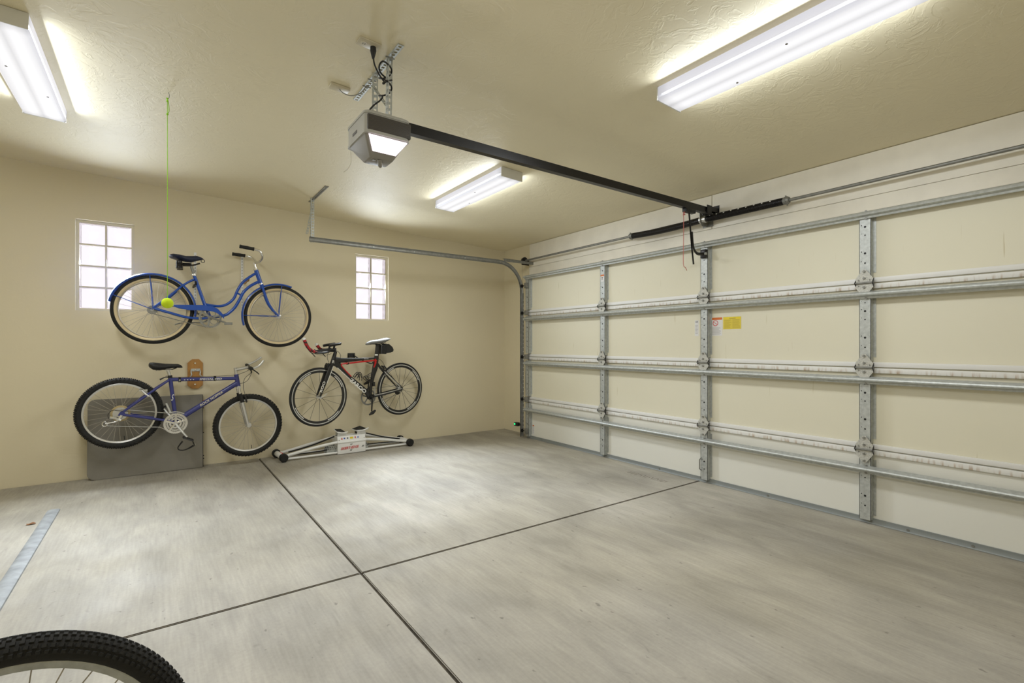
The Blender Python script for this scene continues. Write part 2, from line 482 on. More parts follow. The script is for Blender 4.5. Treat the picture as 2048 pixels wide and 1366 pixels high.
# ---- ceiling
bm = BM()
v = [bm.verts.new(p) for p in ((XR, YR, ceil_z(XR)), (XW, YR, ceil_z(XW)), (XW, W, ceil_z(XW)), (XR, W, ceil_z(XR)))]
u = [bm.verts.new((p.co.x, p.co.y, p.co.z + .1)) for p in v]
bm.faces.new(v[::-1]); bm.faces.new(u)
for i in range(4): bm.faces.new((v[i], v[(i + 1) % 4], u[(i + 1) % 4], u[i]))
tag(obj('ceiling', bm, 'ceiling'), 'beige textured plaster ceiling above the whole garage', 'ceiling', kind='structure')

# ---- walls
def slab_holes(bm, a0, a1, topf, holes, d0, d1, axis):
    """wall slab across axis ('y' wall: a = x) from z=-.14 up to topf(a), with rectangular holes (a0,a1,z0,z1)"""
    def P(a, d, z): return (a, d, z) if axis == 'y' else (d, a, z)
    As = sorted({a0, a1, *[h[0] for h in holes], *[h[1] for h in holes]})
    Zs = sorted({-.14, *[h[2] for h in holes if h[2] > -.14], *[h[3] for h in holes]}) + ['top']
    def zz(z, a): return topf(a) if z == 'top' else z
    def is_hole(i, j):
        if i < 0 or j < 0 or i >= len(As) - 1 or j >= len(Zs) - 1: return None
        if Zs[j + 1] == 'top': return False
        ca = (As[i] + As[i + 1]) / 2; cz = (Zs[j] + Zs[j + 1]) / 2
        return any(h[0] < ca < h[1] and h[2] < cz < h[3] for h in holes)
    for i in range(len(As) - 1):
        for j in range(len(Zs) - 1):
            if is_hole(i, j): continue
            l, r = As[i], As[i + 1]; b, t = Zs[j], Zs[j + 1]
            q = lambda d: [bm.verts.new(P(l, d, zz(b, l))), bm.verts.new(P(r, d, zz(b, r))), bm.verts.new(P(r, d, zz(t, r))), bm.verts.new(P(l, d, zz(t, l)))]
            F = q(d0); K = q(d1)
            bm.faces.new(F); bm.faces.new(K[::-1])
            for (di, dj, s, e) in ((-1, 0, 3, 0), (1, 0, 1, 2), (0, -1, 0, 1), (0, 1, 2, 3)):
                if is_hole(i + di, j + dj) is not False: bm.faces.new((F[s], F[e], K[e], K[s]))
    return bm

WIN = [(-.634, -.190, 1.612, 2.481), (2.021, 2.460, 1.594, 2.435)]
bm = slab_holes(BM(), XR - .2, XW + .3, lambda a: ceil_z(a) + .1, WIN, W, W + .20, 'y')
tag(obj('wall_left', bm, 'wall'), 'beige plaster wall where the three bicycles hang', 'wall', kind='structure')
OP = [(-.02, 5.36, -.14, 2.21)]
bm = slab_holes(BM(), YR - .2, W, lambda a: ZC + .1, OP, XW, XW + .25, 'x')
wf = tag(obj('wall_front', bm, 'wall'), 'beige wall and header around the overhead garage door', 'wall', kind='structure')
bm = BM(); prism(bm, [(XR, -.14), (XW, -.14), (XW, ceil_z(XW) + .1), (XR, ceil_z(XR) + .1)], YR - .2, YR, 'y')
tag(obj('wall_right', bm, 'wall'), 'beige plaster wall behind the camera on the right', 'wall', kind='structure')
tag(obj('wall_back', bbox((XR - .2, YR - .2, -.14), (XR, W, ceil_z(XR) + .1)), 'wall'), 'beige plaster wall at the rear of the garage', 'wall', kind='structure')

# header boards over the door and jambs behind its edges
for (y0, y1, z0, z1, t) in ((2.712, 5.552, 2.392, ZC - .004, .014), (-.9, 2.704, 2.392, ZC - .004, .014), (-.9, 5.552, 2.20, 2.388, .02)):
    obj('header_board', bbox((XW - t, y0, z0), (XW, y1, z1), .002), 'header', wf)
obj('door_jamb', bbox((XD + .048, 5.30, 0), (XW, 5.40, 2.20)), 'header', wf)
obj('door_jamb', bbox((XD + .048, -.06, 0), (XW, .04, 2.20)), 'header', wf)
obj('door_head', bbox((XD + .048, -.06, 2.2005), (XW - .02, 5.40, 2.235)), 'header', wf)

# ---- glass block windows
def window(name, x0, x1, z0, z1, label):
    r = tag(bpy.data.objects.new(name, None), label, 'window', kind='structure'); COL.objects.link(r)
    r.location = ((x0 + x1) / 2, W + .02, z0)
    w = x1 - x0; h = z1 - z0; mw = .011; fr = .024
    bm = BM()
    d0, d1 = .012, .040; b1 = .10
    box(bm, (-w / 2, d0 - .006, 0), (-w / 2 + fr, d1, h)); box(bm, (w / 2 - fr, d0 - .006, 0), (w / 2, d1, h))
    box(bm, (-w / 2 + fr, d0 - .006, 0), (w / 2 - fr, d1, fr)); box(bm, (-w / 2 + fr, d0 - .006, h - fr), (w / 2 - fr, d1, h))
    obj('window_frame', bm, 'mortar', r)
    iw = w - 2 * fr; mw = .013; ih = h - 2 * fr; bw = iw / 2; bh = ih / 4
    bm = BM(); box(bm, (-mw / 2, d0, fr), (mw / 2, d1, h - fr)); obj('mortar_joint', bm, 'mortar', r)
    for j in range(1, 4):
        for s in (0, 1):
            a = -w / 2 + fr if s == 0 else mw / 2; b = -mw / 2 if s == 0 else w / 2 - fr
            obj('mortar_joint', bbox((a, d0, fr + j * bh - mw / 2), (b, d1, fr + j * bh + mw / 2)), 'mortar', r)
    me = to_mesh('glass_block', bbox((-bw / 2 + mw / 2, d0 + .004, -bh / 2 + mw / 2), (bw / 2 - mw / 2, b1 - .004, bh / 2 - mw / 2), .006), 'block')
    for i in range(2):
        for j in range(4):
            obj('glass_block', me, None, r, ((i - .5) * bw, 0, fr + (j + .5) * bh))
    ld = bpy.data.lights.new('window_daylight', 'AREA'); ld.shape = 'RECTANGLE'; ld.size = w - .02; ld.size_y = h - .02; ld.energy = WINDOW_W; ld.color = (.80, .89, 1.0); ld.spread = radians(125)
    lo = bpy.data.objects.new('window_daylight', ld); COL.objects.link(lo); lo.parent = r; lo.location = (0, .003, h / 2); lo.rotation_euler = (-pi / 2, 0, 0)
    ld = bpy.data.lights.new('window_sunlight', 'AREA'); ld.shape = 'RECTANGLE'; ld.size = w - .06; ld.size_y = .30; ld.energy = SUN_W; ld.color = (.82, .90, 1.0); ld.spread = radians(78)
    lo = bpy.data.objects.new('window_sunlight', ld); COL.objects.link(lo); lo.parent = r; lo.location = (0, -.02, h * .62); lo.rotation_euler = (-radians(47), 0, 0)
window('window_1', *WIN[0], 'glass block window behind the rear wheel of the blue bicycle')
window('window_2', *WIN[1], 'glass block window under the curved metal door track')

# ================================================================== GARAGE DOOR
door = thing('door_1', 'closed cream sectional garage door with galvanised struts and hinges', 'garage door', (XD, 2.67, 0), kind='structure')
def dy(y): return y - 2.67
Y0, Y1 = dy(-.06), dy(5.41)
ZJ = [.028, .535, 1.120, 1.725, 2.245]
STY = [5.372, 3.960, 2.672, 1.390, .105]
SW, SD = .072, .045
for i in range(4):
    z0, z1 = ZJ[i], ZJ[i + 1]
    sec = obj('section', bbox((0, Y0, z0), (.045, Y1, z1 - .0002)), 'foam' if i else 'foam_white', door)
    # white steel rails top and bottom of each section
    if i > 0: obj('bottom_rail', bbox((-.016, Y0, z0 + .004), (0, Y1, z0 + .038), .003), 'strip', sec)
    if i < 3: obj('top_rail', bbox((-.016, Y0, z1 - .040), (0, Y1, z1 - .004), .003), 'rust', sec)
    lo = z0 + (.002 if i == 0 else .044); hi = z1 - (.046 if i < 3 else .004)
    for y in STY:
        w = SW if y < 5.3 else .075
        bm = BM()
        box(bm, (-SD, dy(y) - w / 2, lo), (-SD + .003, dy(y) + w / 2, hi))
        box(bm, (-SD, dy(y) - w / 2, lo), (0, dy(y) - w / 2 + .003, hi)); box(bm, (-SD, dy(y) + w / 2 - .003, lo), (0, dy(y) + w / 2, hi))
        box(bm, (-.003, dy(y) - w / 2 - .018, lo + .03), (0, dy(y) - w / 2, hi - .03))
        st = obj('stile', bm, 'galv', door)
        # punched holes (dark recessed discs) on the visible face
        bm = BM()
        for k, (zz_, rr) in enumerate(((.10, .006), (.17, .008), (.30, .005), (.36, .008), (.42, .004))):
            if lo + zz_ < hi - .05:
                cyl(bm, (-SD - .0006, dy(y), lo + zz_), (-SD + .001, dy(y), lo + zz_), rr, 10)
                cyl(bm, (-SD - .0006, dy(y) + .022, lo + zz_ + .012), (-SD + .001, dy(y) + .022, lo + zz_ + .012), rr * .5, 8)
        if len(bm.verts): obj('punched_hole', bm, 'black', st)
        else: bm.free()
# horizontal hat-section struts
HAT = [(0, .027), (0, .024), (-.012, .019), (-.037, .008), (-.040, .003), (-.038, -.003), (-.012, -.012), (-.009, -.024), (0, -.024), (0, -.027), (-.012, -.027), (-.0155, -.014), (-.041, -.006), (-.044, .003), (-.040, .0115), (-.013, .0225), (-.003, .027)]
for z in (.392, 1.030, 1.640, 2.212):
    bm = prism(BM(), [(-SD - .001 + a, z + b) for a, b in HAT], Y0, Y1, 'y')
    obj('strut', bm, 'galv', door, ang=25)
# hinges at every stile and joint
def leaf(sgn):
    pts = [(-.048, .004), (.048, .004), (.055, .030), (.010, .096), (-.010, .096), (-.055, .030)]
    return [(a, b * sgn) for a, b in pts]
bmH = BM()
prism(bmH, leaf(1), -.017, -.012, 'x'); prism(bmH, leaf(-1), -.017, -.012, 'x')
for sg in (-1, 1):
    prism(bmH, [(-.03, .03 * sg), (-.03, .05 * sg), (.03, .05 * sg), (.03, .03 * sg)], -.012, 0, 'x')
hinge_me = to_mesh('hinge', bmH, mat('zinc_hinge', (.52, .515, .47), .6, .3, var=.25, vscale=120))
bm = BM(); cyl(bm, (-.024, -.058, 0), (-.024, .058, 0), .007, 10); pin_me = to_mesh('hinge_pin', bm, 'galv_dark')
bm = prism(BM(), [(0, -.034), (0, .034), (-.034, 0)], -.002, .002, 'y'); ear_me = to_mesh('hinge_ear', bm, 'black_steel')
bm = BM(); cyl(bm, (-.010, 0, 0), (0, 0, 0), .0085, 6); bolt_me = to_mesh('bolt', bm, 'galv_dark')
for z in ZJ[1:4]:
    for y in STY[1:]:
        h = obj('hinge', hinge_me, None, door, (-SD, dy(y), z))
        obj('hinge_pin', pin_me, None, h)
        for sg in (-1, 1): obj('hinge_ear', ear_me, None, h, (-.002, sg * .054, 0))
        for (a, b) in ((0, .082), (0, .032), (0, -.032), (0, -.082), (-.034, .02), (.034, .02), (.034, -.02)):
            bo = obj('bolt', bolt_me, None, h, (-.017, a, b))
            if a: bo.scale = (.6, .5, .5)
# strut bolts
for z in (.392, 1.030, 1.640, 2.212):
    for y in STY[1:4]:
        for s in (-.029, .029): obj('bolt', bolt_me, None, door, (-SD - .006, dy(y) - .01, z + s * .83), )
# roller brackets and rollers in the left track
for z in (.10, .535, 1.120, 1.725, 2.10):
    rb = obj('roller_bracket', bbox((-.075, dy(5.345), z - .035), (-SD, dy(5.405), z + .035), .006), 'galv_dark', door)
    bm = BM(); cyl(bm, (-.066, dy(5.36), z), (-.066, dy(5.452), z), .006, 10)
    lathe(bm, [(.0, -.008), (.020, -.008), (.023, 0), (.020, .008), (.0, .008)], 'y', 18, (-.066, dy(5.461), z), closed_prof=False)
    obj('roller', bm, 'black', rb)
# bottom seal holder
bm = prism(BM(), [(-.014, .040), (-.014, .012), (-.020, .002), (.045, .002), (.045, .028), (-.001, .028), (-.001, .040)], Y0, Y1, 'y'); obj('bottom_seal', bm, 'seal', door)
for y in (5.1, 3.2, 2.1, 1.15, .82): obj('bolt', bolt_me, None, door, (-.008, dy(y), .020))
# operator bracket behind the arm, step plate on the centre stile
obj('operator_bracket', bbox((-.075, dy(2.635), 2.085), (-SD - .002, dy(2.695), 2.165), .006), 'black_steel', door)
bm = tube([(-.05, dy(2.70), .23), (-.075, dy(2.70), .215), (-.075, dy(2.70), .13), (-.05, dy(2.70), .115)], .005, seg=8)
obj('lift_handle', bm, 'galv_dark', door)
# labels on the door
def label(name, y0, y1, z0, z1, m, x=-.0012, parent=door):
    return obj(name, bbox((x, dy(min(y0, y1)), z0), (x + .0011, dy(max(y0, y1)), z1)), m, parent)
def lines(parent, y0, y1, z0, z1, n, m, x=-.0018, frac=.45, ragged=.25):
    bm = BM(); p = (z1 - z0) / n
    for i in range(n):
        a = dy(y1); b = dy(y0) + random.random() * ragged * (y1 - y0)
        zc_ = z0 + (i + .5) * p
        box(bm, (x, b, zc_ - p * frac / 2), (x + .0006, a, zc_ + p * frac / 2))
    return obj('printed_lines', bm, m, parent)
l1 = label('paper_label', 2.758, 2.80, 1.367, 1.517, 'label_white'); lettering('XX', .018, 'letter_black', door, (-.0018, dy(2.792), 1.492), facing='-x', width=.028); lines(l1, 2.765, 2.793, 1.385, 1.475, 7, 'label_grey')
l2 = label('warning_label', 2.519, 2.638, 1.367, 1.533, 'label_white')
label('label_header', 2.519, 2.638, 1.512, 1.533, 'label_orange', -.0018, l2)
bm = BM(); lathe(bm, [(.0265, -.0004), (.0265, .0004), (.0215, .0004), (.0215, -.0004)], 'x', 28, (-.0018, dy(2.585), 1.482)); 
s_ = sin(radians(35)); c_ = cos(radians(35))
prism(bm, [(dy(2.585) + a * c_ - b * s_, 1.482 + a * s_ + b * c_) for a, b in ((-.024, -.002), (.024, -.002), (.024, .002), (-.024, .002))], -.0021, -.0015, 'x')
obj('prohibition_symbol', bm, 'letter_red', l2)
lines(l2, 2.53, 2.628, 1.375, 1.445, 9, 'label_grey')
l3 = label('yellow_notice', 2.34, 2.509, 1.424, 1.534, 'label_yellow')
label('label_header', 2.345, 2.504, 1.515, 1.531, 'letter_yellow', -.0018, l3); label('printed_heading', 2.39, 2.45, 1.517, 1.524, 'label_ochre', -.0022, l3)
lines(l3, 2.43, 2.50, 1.432, 1.51, 8, 'label_ochre', frac=.35); lines(l3, 2.348, 2.42, 1.432, 1.51, 8, 'label_ochre', frac=.35)
l4 = label('narrow_label', 5.276, 5.305, .06, .19, 'label_white'); label('label_header', 5.276, 5.305, .172, .19, 'label_orange', -.0018, l4); lines(l4, 5.28, 5.301, .075, .165, 6, 'label_grey')
l5 = label('warning_label', 3.935, 3.988, 2.005, 2.085, 'label_white', -SD - .0012); label('label_header', 3.935, 3.988, 2.067, 2.085, 'label_orange', -SD - .0018, l5)
bm = BM(); prism(bm, [(dy(3.955), 2.02), (dy(3.962), 2.045), (dy(3.945), 2.06), (dy(3.962), 2.055), (dy(3.972), 2.062), (dy(3.968), 2.04), (dy(3.978), 2.02), (dy(3.965), 2.035)], -SD - .0024, -SD - .0018, 'x'); obj('figure_symbol', bm, 'letter_black', l5)

# ================================================================== DOOR TRACK
TY = 5.461
tr = thing('door_track', 'galvanised left door track curving from the floor up to the ceiling', 'door track', (XD - .066, TY, 0))
xo = XD - .066; RT = .38; ZT = 2.40
path = [(0, 0, .01), (0, 0, ZT - RT)]
for k in range(1, 13):
    t = k / 12 * pi / 2; path.append((-RT + RT * cos(t), 0, ZT - RT + RT * sin(t)))
path.append((1.30 - xo, 0, ZT))
CP = []
for k in range(9): t = radians(-75 + 150 * k / 8 + 90); CP.append((.029 * cos(t), .026 * sin(t)))
for k in range(9): t = radians(-75 + 150 * (8 - k) / 8 + 90); CP.append((.026 * cos(t), .023 * sin(t)))
# section: trough opening toward the door centre (-y), axis a lies across the path in the x-z plane
bm = BM()
P = [Vector(p) for p in path]; rings = []
for i in range(len(P)):
    d = (P[min(i + 1, len(P) - 1)] - P[max(i - 1, 0)]).normalized(); a = Vector((0, 1, 0)).cross(d); b = Vector((0, 1, 0))
    rings.append([P[i] + a * x + b * y for x, y in CP])
loft(bm, rings); obj('rail', bm, 'galv_dark', tr)
bm = BM(); box(bm, (.018, -.012, .02), (.0205, .045, 2.0)); box(bm, (.018, .042, .02), (.045, .045, 2.0)); obj('track_angle', bm, 'galv_dark', tr)
bm = BM(); cyl(bm, (.0172, -.004, 0), (.0182, -.004, 0), .006, 8); slot_me = to_mesh('slot', bm, 'strip')
for k in range(34): obj('slot', slot_me, None, tr, (0, 0, .09 + k * .055))
bm = BM(); box(bm, (-.30, .004, 2.412), (XW - xo, .007, 2.452)); box(bm, (-.30, .004, 2.449), (XW - xo, .04, 2.452)); obj('flag_bracket', bm, 'galv_dark', tr)
cz = ceil_z(1.33)
o = obj('perforated_angle', perforated_angle(.66, .034), 'galv_dark', tr); o.matrix_local = align((1.335 - xo, 4.995 - TY, cz - .004), (1.335 - xo, 5.655 - TY, cz - .004), pi)
o = obj('hanger_strap', perforated_angle(cz - 2.375, .030), 'galv', tr); o.matrix_local = align((1.325 - xo, .035, 2.375), (1.325 - xo, .035, cz - .006), -pi / 2)
o = obj('hanger_strap', ladder(BM(), .33, .028, .003), 'galv', tr); o.matrix_local = align((1.285 - xo, .05, 2.46), (1.335 - xo, -.02, 2.79), pi / 2)
for (x, z) in ((2.0, 2.40), (2.5, 2.40), (3.2, 2.40)):
    bm = BM(); cyl(bm, (x - xo, .018, z), (x - xo, .024, z), .007, 8); obj('bolt', bm, 'galv', tr)

# photo eye near the floor
ps = thing('door_sensor', 'small black door safety sensor with green light beside the track', 'sensor', (4.08, 5.53, .15))
obj('sensor_body', bbox((-.02, -.01, 0), (.03, .075, .05), .008), 'black', ps)
bm = BM(); lathe(bm, [(0, -.004), (.012, -.004), (.014, .002), (0, .002)], 'x', 16, (-.021, .05, .026), closed_prof=False); obj('indicator_light', bm, 'led', ps)
obj('bracket', bbox((.004, -.05, .012), (.014, -.01, .042), .003), 'black_steel', ps)

# ================================================================== TORSION SPRING SHAFT
SX, SZ = 4.215, 2.474
sh = thing('torsion_spring_shaft', 'steel torsion shaft carrying two black springs above the door', 'door spring', (SX, 2.74, SZ))
def sy(y): return y - 2.74
bm = BM(); cyl(bm, (0, sy(5.60), 0), (0, sy(-.25), 0), .0127, 16); obj('shaft', bm, 'galv_dark', sh)
def spring(ya, yb, sag):
    turns = int(abs(yb - ya) / .011); pts = []
    for i in range(turns * 12 + 1):
        t = i / (turns * 12); a = 2 * pi * i / 12
        pts.append((.026 * cos(a), sy(ya + (yb - ya) * t), .026 * sin(a) - sag * sin(pi * t)))
    return tube(pts, .0062, seg=6)
obj('spring', spring(2.775, 3.60, .012), 'black_steel', sh); obj('spring', spring(2.70, 2.00, .0), 'black_steel', sh)
bm = BM(); cyl(bm, (0, sy(2.775), 0), (0, sy(3.60), -.002), .0235, 14); cyl(bm, (0, sy(2.70), 0), (0, sy(2.0), 0), .0235, 14); obj('spring_core', bm, 'black', sh)
for (y, s) in ((3.60, 1), (2.00, -1)):
    bm = BM(); lathe(bm, [(.013, 0), (.030, 0), (.034, s * .015), (.034, s * .030), (.024, s * .045), (.013, s * .045)], 'y', 18, (0, sy(y), 0))
    for k in range(4): a = k * pi / 2 + .4; cyl(bm, (cos(a) * .02, sy(y) + s * .022, sin(a) * .02), (cos(a) * .042, sy(y) + s * .022, sin(a) * .042), .006, 6)
    obj('winding_cone', bm, 'galv_dark', sh)
bm = BM(); lathe(bm, [(.013, -.03), (.033, -.03), (.033, .035), (.013, .035)], 'y', 20, (0, sy(2.74), 0)); obj('stationary_cone', bm, 'silver', sh)
bm = prism(BM(), [(-.05, .075), (XW - .02 - SX, .075), (XW - .02 - SX, -.06), (-.01, -.06), (-.045, -.02)], sy(2.748), sy(2.752), 'y')
prism(bm, [(-.018, sy(2.69)), (-.018, sy(2.80)), (-.018, sy(2.80))][:0] or [(XW - .024 - SX, -.06), (XW - .02 - SX, -.06), (XW - .02 - SX, .075), (XW - .024 - SX, .075)], sy(2.69), sy(2.80), 'y')
obj('centre_bracket', bm, 'galv_dark', sh)
bm = BM(); lathe(bm, [(.013, -.03), (.030, -.03), (.030, -.015), (.050, -.010), (.050, .012), (.044, .018), (.044, .028), (.013, .028)], 'y', 28, (0, sy(5.555), 0)); obj('cable_drum', bm, 'black_steel', sh)
bm = BM(); box(bm, (-.03, sy(5.585), -.055), (XW - SX, sy(5.589), .035)); obj('end_bracket', bm, 'black_steel', sh)
obj('lift_cable', tube([(-.05, sy(5.55), 0), (-.052, sy(5.50), -1.0), (-.055, sy(5.44), -2.36)], .0016, seg=5), 'galv_dark', sh)

# ================================================================== GARAGE DOOR OPENER
op = thing('garage_door_opener', 'grey garage door opener with lit lens and long black rail', 'door opener', (.995, 2.66, 2.28))
def oz(z): return z - 2.28
def rounded_rect(hx, hy, r, n=5, cx=0, cy=0):
    out = []
    for (sx_, sy_, a0) in ((1, 1, 0), (-1, 1, 90), (-1, -1, 180), (1, -1, 270)):
        for k in range(n + 1):
            t = radians(a0 + 90 * k / n); out.append((cx + sx_ * (hx - r) + r * cos(t), cy + sy_ * (hy - r) + r * sin(t)))
    return out
def ring3(hx, hy, r, z): return [(a, b, z) for a, b in rounded_rect(hx, hy, r)]
HX, HY = .124, .150
bm = loft(BM(), [ring3(HX, HY, .03, oz(2.392)), ring3(HX, HY, .03, oz(2.500))]); obj('housing', bm, 'light_grey', op)
bm = loft(BM(), [ring3(HX + .003, HY + .003, .03, oz(2.490)), ring3(HX + .003, HY + .003, .03, oz(2.502)), ring3(HX - .012, HY - .012, .025, oz(2.512))]); obj('top_cover', bm, 'light_grey', op)
# dark ribbed grille on the side facing the room
gr = obj('grille', bbox((-HX + .012, -HY - .004, oz(2.404)), (HX + .004, -HY + .02, oz(2.486)), .006), 'dark_grey', op)
bm = BM()
for k in range(11):
    z = oz(2.410) + k * .0067
    box(bm, (-HX + .016, -HY - .0058, z), (HX, -HY - .003, z + .003))
obj('grille_rib', bm, 'dark_grey', gr)
obj('grille', bbox((HX - .008, -HY - .002, oz(2.404)), (HX + .005, HY - .03, oz(2.486)), .004), 'dark_grey', op)
obj('trim_band', loft(BM(), [ring3(HX + .003, HY + .004, .03, oz(2.388)), ring3(HX + .003, HY + .004, .03, oz(2.398))]), 'light_grey', op)
# hopper-shaped underside
bm = loft(BM(), [ring3(HX - .006, HY - .006, .026, oz(2.389)), ring3(.066, .058, .012, oz(2.300)), ring3(.060, .052, .010, oz(2.296))]); obj('underside', bm, 'grey', op)
# lit lens lying on the slope that faces the room
A = Vector((0, -HY + .004, oz(2.386))); Bv = Vector((0, -.064, oz(2.306)))
nrm = Vector((0, -(A.z - Bv.z), -(Bv.y - A.y))).normalized()
def sl(x, t, d=0.0): p = A.lerp(Bv, t) + nrm * d; return (x, p.y, p.z)
bm = BM(); F = [bm.verts.new(sl(x, t, .006)) for x, t in ((-.103, .05), (.110, .05), (.068, .78), (-.062, .78))]; K = [bm.verts.new(sl(x, t, -.004)) for x, t in ((-.103, .05), (.110, .05), (.068, .78), (-.062, .78))]
bm.faces.new(F); bm.faces.new(K[::-1])
for i in range(4): bm.faces.new((F[i], F[(i + 1) % 4], K[(i + 1) % 4], K[i]))
obj('light_lens', bm, 'opener_lens', op)
bm = BM(); sweep(bm, [(-.01, -.045, oz(2.300)), (.005, -.02, oz(2.284)), (.012, .0, oz(2.280))], .012, seg=8); lathe(bm, [(0, -.004), (.010, -.004), (.010, .004), (0, .004)], 'z', 12, (-.035, -.03, oz(2.296)), closed_prof=False); obj('latch', bm, 'grey', op)
bm = BM(); box(bm, (-HX - .002, -.02, oz(2.425)), (-HX + .001, .05, oz(2.440))); obj('name_plate', bm, 'dark_grey', op)
bm = BM()
for k, x in enumerate((-.05, -.02, .02, .05)): lathe(bm, [(.004, 0), (.011, 0), (.011, .018), (.004, .018)], 'y', 12, (x, -.10, oz(2.518)))
box(bm, (-.06, -.102, oz(2.506)), (.06, -.098, oz(2.514))); obj('mounting_lug', bm, 'light_grey', op)
obj('antenna_wire', tube([(-HX + .01, .12, oz(2.37)), (-HX + .012, .12, oz(2.31)), (-HX - .005, .12, oz(2.27)), (-HX - .03, .12, oz(2.245))], .0012, seg=5, smooth=4), 'wire', op)
# rail
bm = BM(); X1 = 4.170 - .995
box(bm, (HX, -.015, oz(2.512)), (X1, .015, oz(2.560))); box(bm, (HX, -.021, oz(2.500)), (X1, .021, oz(2.512)))
obj('rail', bm, 'black_steel', op)
bm = BM(); box(bm, (HX + .03, -.026, oz(2.496)), (HX + .042, .026, oz(2.520))); obj('rail_bolt', bm, 'galv', op)
trl = obj('trolley', bbox((3.80 - .995, -.024, oz(2.466)), (3.94 - .995, .024, oz(2.502)), .006), 'black', op)
bm = BM(); box(bm, (X1 - .06, -.028, oz(2.49)), (X1 + .012, -.022, oz(2.575))); box(bm, (X1 - .06, .022, oz(2.49)), (X1 + .012, .028, oz(2.575))); lathe(bm, [(0, -.02), (.022, -.02), (.022, .02), (0, .02)], 'y', 16, (X1 - .05, 0, oz(2.515)), closed_prof=False); obj('header_bracket', bm, 'black_steel', op)
bm = BM(); box(bm, (X1 - .02, -.021, oz(2.530)), (XW - .0145 - .995, -.017, oz(2.572))); box(bm, (X1 - .02, .017, oz(2.530)), (XW - .0145 - .995, .021, oz(2.572))); box(bm, (XW - .018 - .995, -.03, oz(2.520)), (XW - .0145 - .995, .03, oz(2.60))); obj('wall_bracket', bm, 'black_steel', op)
bm = BM(); sweep(bm, [(3.868 - .995, 0, oz(2.485)), (3.917 - .995, 0, oz(2.124)), (3.938 - .995, 0, oz(2.012))], .013, seg=4, flat=.35, up=(1, 0, 0)); obj('straight_arm', bm, 'black_steel', op)
bm = BM(); sweep(bm, [(3.897 - .995, -.012, oz(2.30)), (3.91 - .995, -.012, oz(2.20)), (3.928 - .995, -.012, oz(2.145)), (3.965 - .995, -.012, oz(2.115)), (4.01 - .995, -.012, oz(2.112)), (4.09 - .995, -.012, oz(2.122))], .014, seg=4, flat=.35, smooth=4, up=(0, 0, 1)); obj('curved_arm', bm, 'black_steel', op)
bm = BM(); lathe(bm, [(0, -.03), (.012, -.03), (.012, .03), (0, .03)], 'y', 12, (4.088 - .995, 0, oz(2.122)), closed_prof=False); obj('arm_pin', bm, 'galv', op)
bm = tube([(3.80 - .995, 0, oz(2.47)), (3.792 - .995, .006, oz(2.44)), (3.79 - .995, 0, oz(2.40)), (3.788 - .995, 0, oz(2.2)), (3.786 - .995, 0, oz(2.0)), (3.80 - .995, -.01, oz(1.97)), (3.823 - .995, -.01, oz(1.945))], .0028, seg=6, smooth=4)
for z in (2.455, 2.44): sweep(bm, [(3.797 - .995 + .009 * cos(a * pi / 4), .009 * sin(a * pi / 4), oz(z)) for a in range(8)], .003, seg=5, closed=True)
obj('release_cord', bm, 'pink_cord', op)
# the opener's lamp
ld = bpy.data.lights.new('opener_lamp', 'AREA'); ld.shape = 'RECTANGLE'; ld.size = .17; ld.size_y = .09; ld.energy = OPENER_W; ld.color = (1, .95, .97)
lo_ = bpy.data.objects.new('opener_lamp', ld); COL.objects.link(lo_); lo_.parent = op
lo_.matrix_local = Matrix.Translation(sl(0, .42, .012)) @ nrm.to_track_quat('-Z', 'X').to_matrix().to_4x4()

# perforated steel hanger that carries the opener
hg = thing('opener_hanger', 'perforated steel angle hanger holding the opener under the ceiling', 'hanger bracket', (1.02, 2.66, 2.51))
def H(x, y, z): return (x - 1.02, y - 2.66, z - 2.51)
c0 = ceil_z(1.02)
o = obj('ceiling_angle', perforated_angle(.72, .034), 'galv', hg); o.matrix_local = align(H(1.02, 2.438, c0 - .004), H(1.018, 3.158, c0 - .004), pi)
o = obj('strap', perforated_angle(c0 - 2.515, .036, pitch=.034), 'galv', hg); o.matrix_local = align(H(1.015, 2.60, 2.512), H(1.02, 2.60, c0 - .006), -pi / 2)
o = obj('strap', perforated_angle(c0 - 2.515, .030, pitch=.034), 'galv', hg); o.matrix_local = align(H(1.0, 2.765, 2.512), H(1.01, 2.785, c0 - .006), -pi / 2)
o = obj('brace', ladder(BM(), .26, .026, .003), 'galv', hg); o.matrix_local = align(H(1.028, 2.615, 2.60), H(1.012, 2.80, 2.79), 0)
for y in (2.56, 2.84, 2.93):
    bm = BM(); cyl(bm, H(1.0, y, c0 - .018), H(1.05, y, c0 - .018), .004, 8); obj('bolt', bm, 'galv_dark', hg)
# ceiling outlet, blank plate, power cord
cx_ = .90; zc_ = ceil_z(cx_)
ot = thing('ceiling_outlet', 'cream double power outlet on the ceiling above the opener', 'outlet', (cx_, 2.541, zc_ - .0003), (0, TILT, 0))
obj('cover_plate', bbox((-.057, -.037, -.007), (.057, .037, 0), .002), 'cream_plastic', ot)
for x in (-.024, .024):
    bm = lathe(BM(), [(0, -.009), (.015, -.009), (.016, -.006), (0, -.006)], 'z', 20, (x, 0, 0), closed_prof=False); s = obj('socket', bm, 'cream_plastic', ot)
    bm = BM(); box(bm, (x - .007, -.002, -.0098), (x - .004, .008, -.0088)); box(bm, (x + .004, -.002, -.0098), (x + .007, .008, -.0088)); obj('slot', bm, 'dark_grey', s)
cp = thing('power_cord', 'black power cord wound round the opener hanger strap', 'power cord', (.924, 2.541, zc_ - .012))
def Cd(x, y, z): return (x - .924, y - 2.541, z - zc_ + .012)
bm = BM(); lathe(bm, [(0, 0), (.015, 0), (.016, -.02), (.010, -.045), (.006, -.06), (0, -.06)], 'z', 16, closed_prof=False); obj('plug', bm, 'black', cp)
